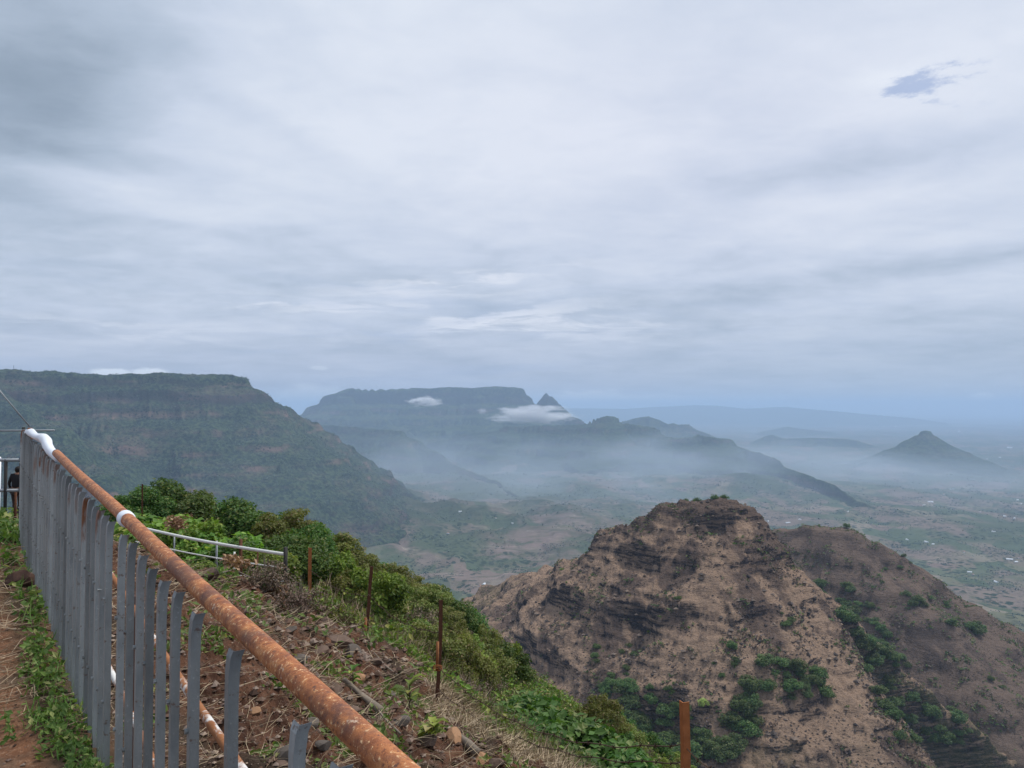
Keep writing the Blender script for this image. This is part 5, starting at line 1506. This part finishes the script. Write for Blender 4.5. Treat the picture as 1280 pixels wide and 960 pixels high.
for s_ in (-1, 1):
    b.tube([(base.x + s_ * 2, base.y, base.z - 6), (base.x, base.y, base.z + 22)], .35, 4)
for k in range(4): b.tube([(base.x - 2 + k * .4, base.y, base.z + k * 5), (base.x + 2 - k * .4, base.y, base.z + k * 5)], .25, 4)
o = b.build('radio_mast', dark_steel); tag(o, 'tiny lattice mast on the flat top of the left mountain', 'mast')

# ------------------------------------------------------------------ low clouds clinging to the far mesa, as real volumes
def cloud_vol(name, loc, size, dens, nscale, thr, seed, rz=0, label=None, soft=1.0):
    import bmesh
    bm = bmesh.new(); bmesh.ops.create_icosphere(bm, subdivisions=3, radius=1)
    me = bpy.data.meshes.new(name); bm.to_mesh(me); bm.free()
    o = bpy.data.objects.new(name, me); COL.objects.link(o); o.location = loc; o.scale = size; o.rotation_euler = (0, 0, rz)
    m = bpy.data.materials.new(name); m.use_nodes = True; t = m.node_tree; t.nodes.remove(t.nodes['Principled BSDF'])
    n = N(t); tcn = n.node('ShaderNodeTexCoord'); p = tcn.outputs['Object']
    r_ = n.vm('LENGTH', p)
    nz_ = n.noise(n.vm('ADD', n.vm('MULTIPLY', p, nscale), (seed, seed * 2.7, 0)), 1.0, 5, .62)
    d_ = n.m('ADD', n.m('SUBTRACT', 1.0, n.m('POWER', r_, 1.5)), n.m('MULTIPLY', n.m('SUBTRACT', nz_, .5), 2.6))
    d_ = n.ss(d_, thr, thr + soft)
    d_ = n.m('MULTIPLY', d_, n.ss(r_, 1.0, .8))
    vp = n.node('ShaderNodeVolumePrincipled'); vp.inputs['Color'].default_value = (.98, .98, 1, 1) if name == 'cloud' else (.74, .85, 1, 1); vp.inputs['Anisotropy'].default_value = .2
    n.put(vp.inputs['Density'], n.m('MULTIPLY', d_, dens)); n.l.new(vp.outputs[0], t.nodes['Material Output'].inputs['Volume'])
    me.materials.append(m); tag(o, label, None, None, 'stuff')
    return o
for (px, py, D, sz_, dn, sd_) in ((900, 580, 5000, (1500, 1200, 300), 6.5e-4, 21), (620, 600, 4600, (1900, 1800, 360), 5.5e-4, 31), (1120, 605, 4600, (2000, 1700, 260), 4.5e-4, 61), (1090, 590, 5300, (900, 900, 200), 6e-4, 41), (700, 640, 3500, (1300, 1000, 260), 4.5e-4, 51), (300, 590, 2500, (1100, 450, 330), 2.4e-4, 71)):
    cloud_vol('mist', at(px, py, D), sz_, dn, (2.6, 1.2, 1.6), .15, sd_, label='thin bluish mist drifting over the valley floor', soft=1.4)
cloud_vol('cloud', at(530, 501, 7900), (340, 150, 95), .035, (2.2, 2, 1.8), .55, 3, label='small white cloud clinging to the front of the far mesa', soft=.7)
cloud_vol('cloud', at(668, 519, 7500), (540, 220, 130), .035, (2.6, 2, 2.2), .35, 9, label='white cloud bank draped under the rock pinnacles', soft=.8)
cloud_vol('cloud', at(602, 514, 7700), (80, 60, 45), .02, (1.5, 2, 1.5), .5, 5, label='tiny white cloud puff between the two clouds on the mesa', soft=.8)

# ------------------------------------------------------------------ haze
hm = bpy.data.materials.new('haze'); hm.use_nodes = True; t = hm.node_tree; t.nodes.remove(t.nodes['Principled BSDF'])
vp = t.nodes.new('ShaderNodeVolumePrincipled'); vp.inputs['Color'].default_value = (.54, .73, 1.0, 1)
vp.inputs['Density'].default_value = 8.6e-5; vp.inputs['Anisotropy'].default_value = .0
t.links.new(vp.outputs[0], t.nodes['Material Output'].inputs['Volume'])
b = MB(); b.box((0, 30000, (-640 + 260) / 2), (130000, 72000, 900)); hzo = b.build('haze', hm); hzo['kind'] = 'stuff'; hzo['label'] = 'pale blue haze filling the valley air'

# ------------------------------------------------------------------ render look
sc.view_settings.view_transform = 'Standard'; sc.view_settings.look = 'None'; sc.view_settings.gamma = 1; sc.view_settings.use_curve_mapping = False
sc.view_settings.exposure = 0.30
sc.cycles.volume_bounces = 2; sc.cycles.max_bounces = 6; sc.cycles.diffuse_bounces = 3; sc.cycles.transparent_max_bounces = 8
sc.cycles.use_denoising = True
sc.cycles.volume_max_steps = 128
sc.world.cycles.sampling_method = 'AUTOMATIC'
for k_, r_ in PROTO.items():
    if k_ not in used_proto:
        for c in KIDS[r_.name]: bpy.data.objects.remove(c)
        bpy.data.objects.remove(r_)
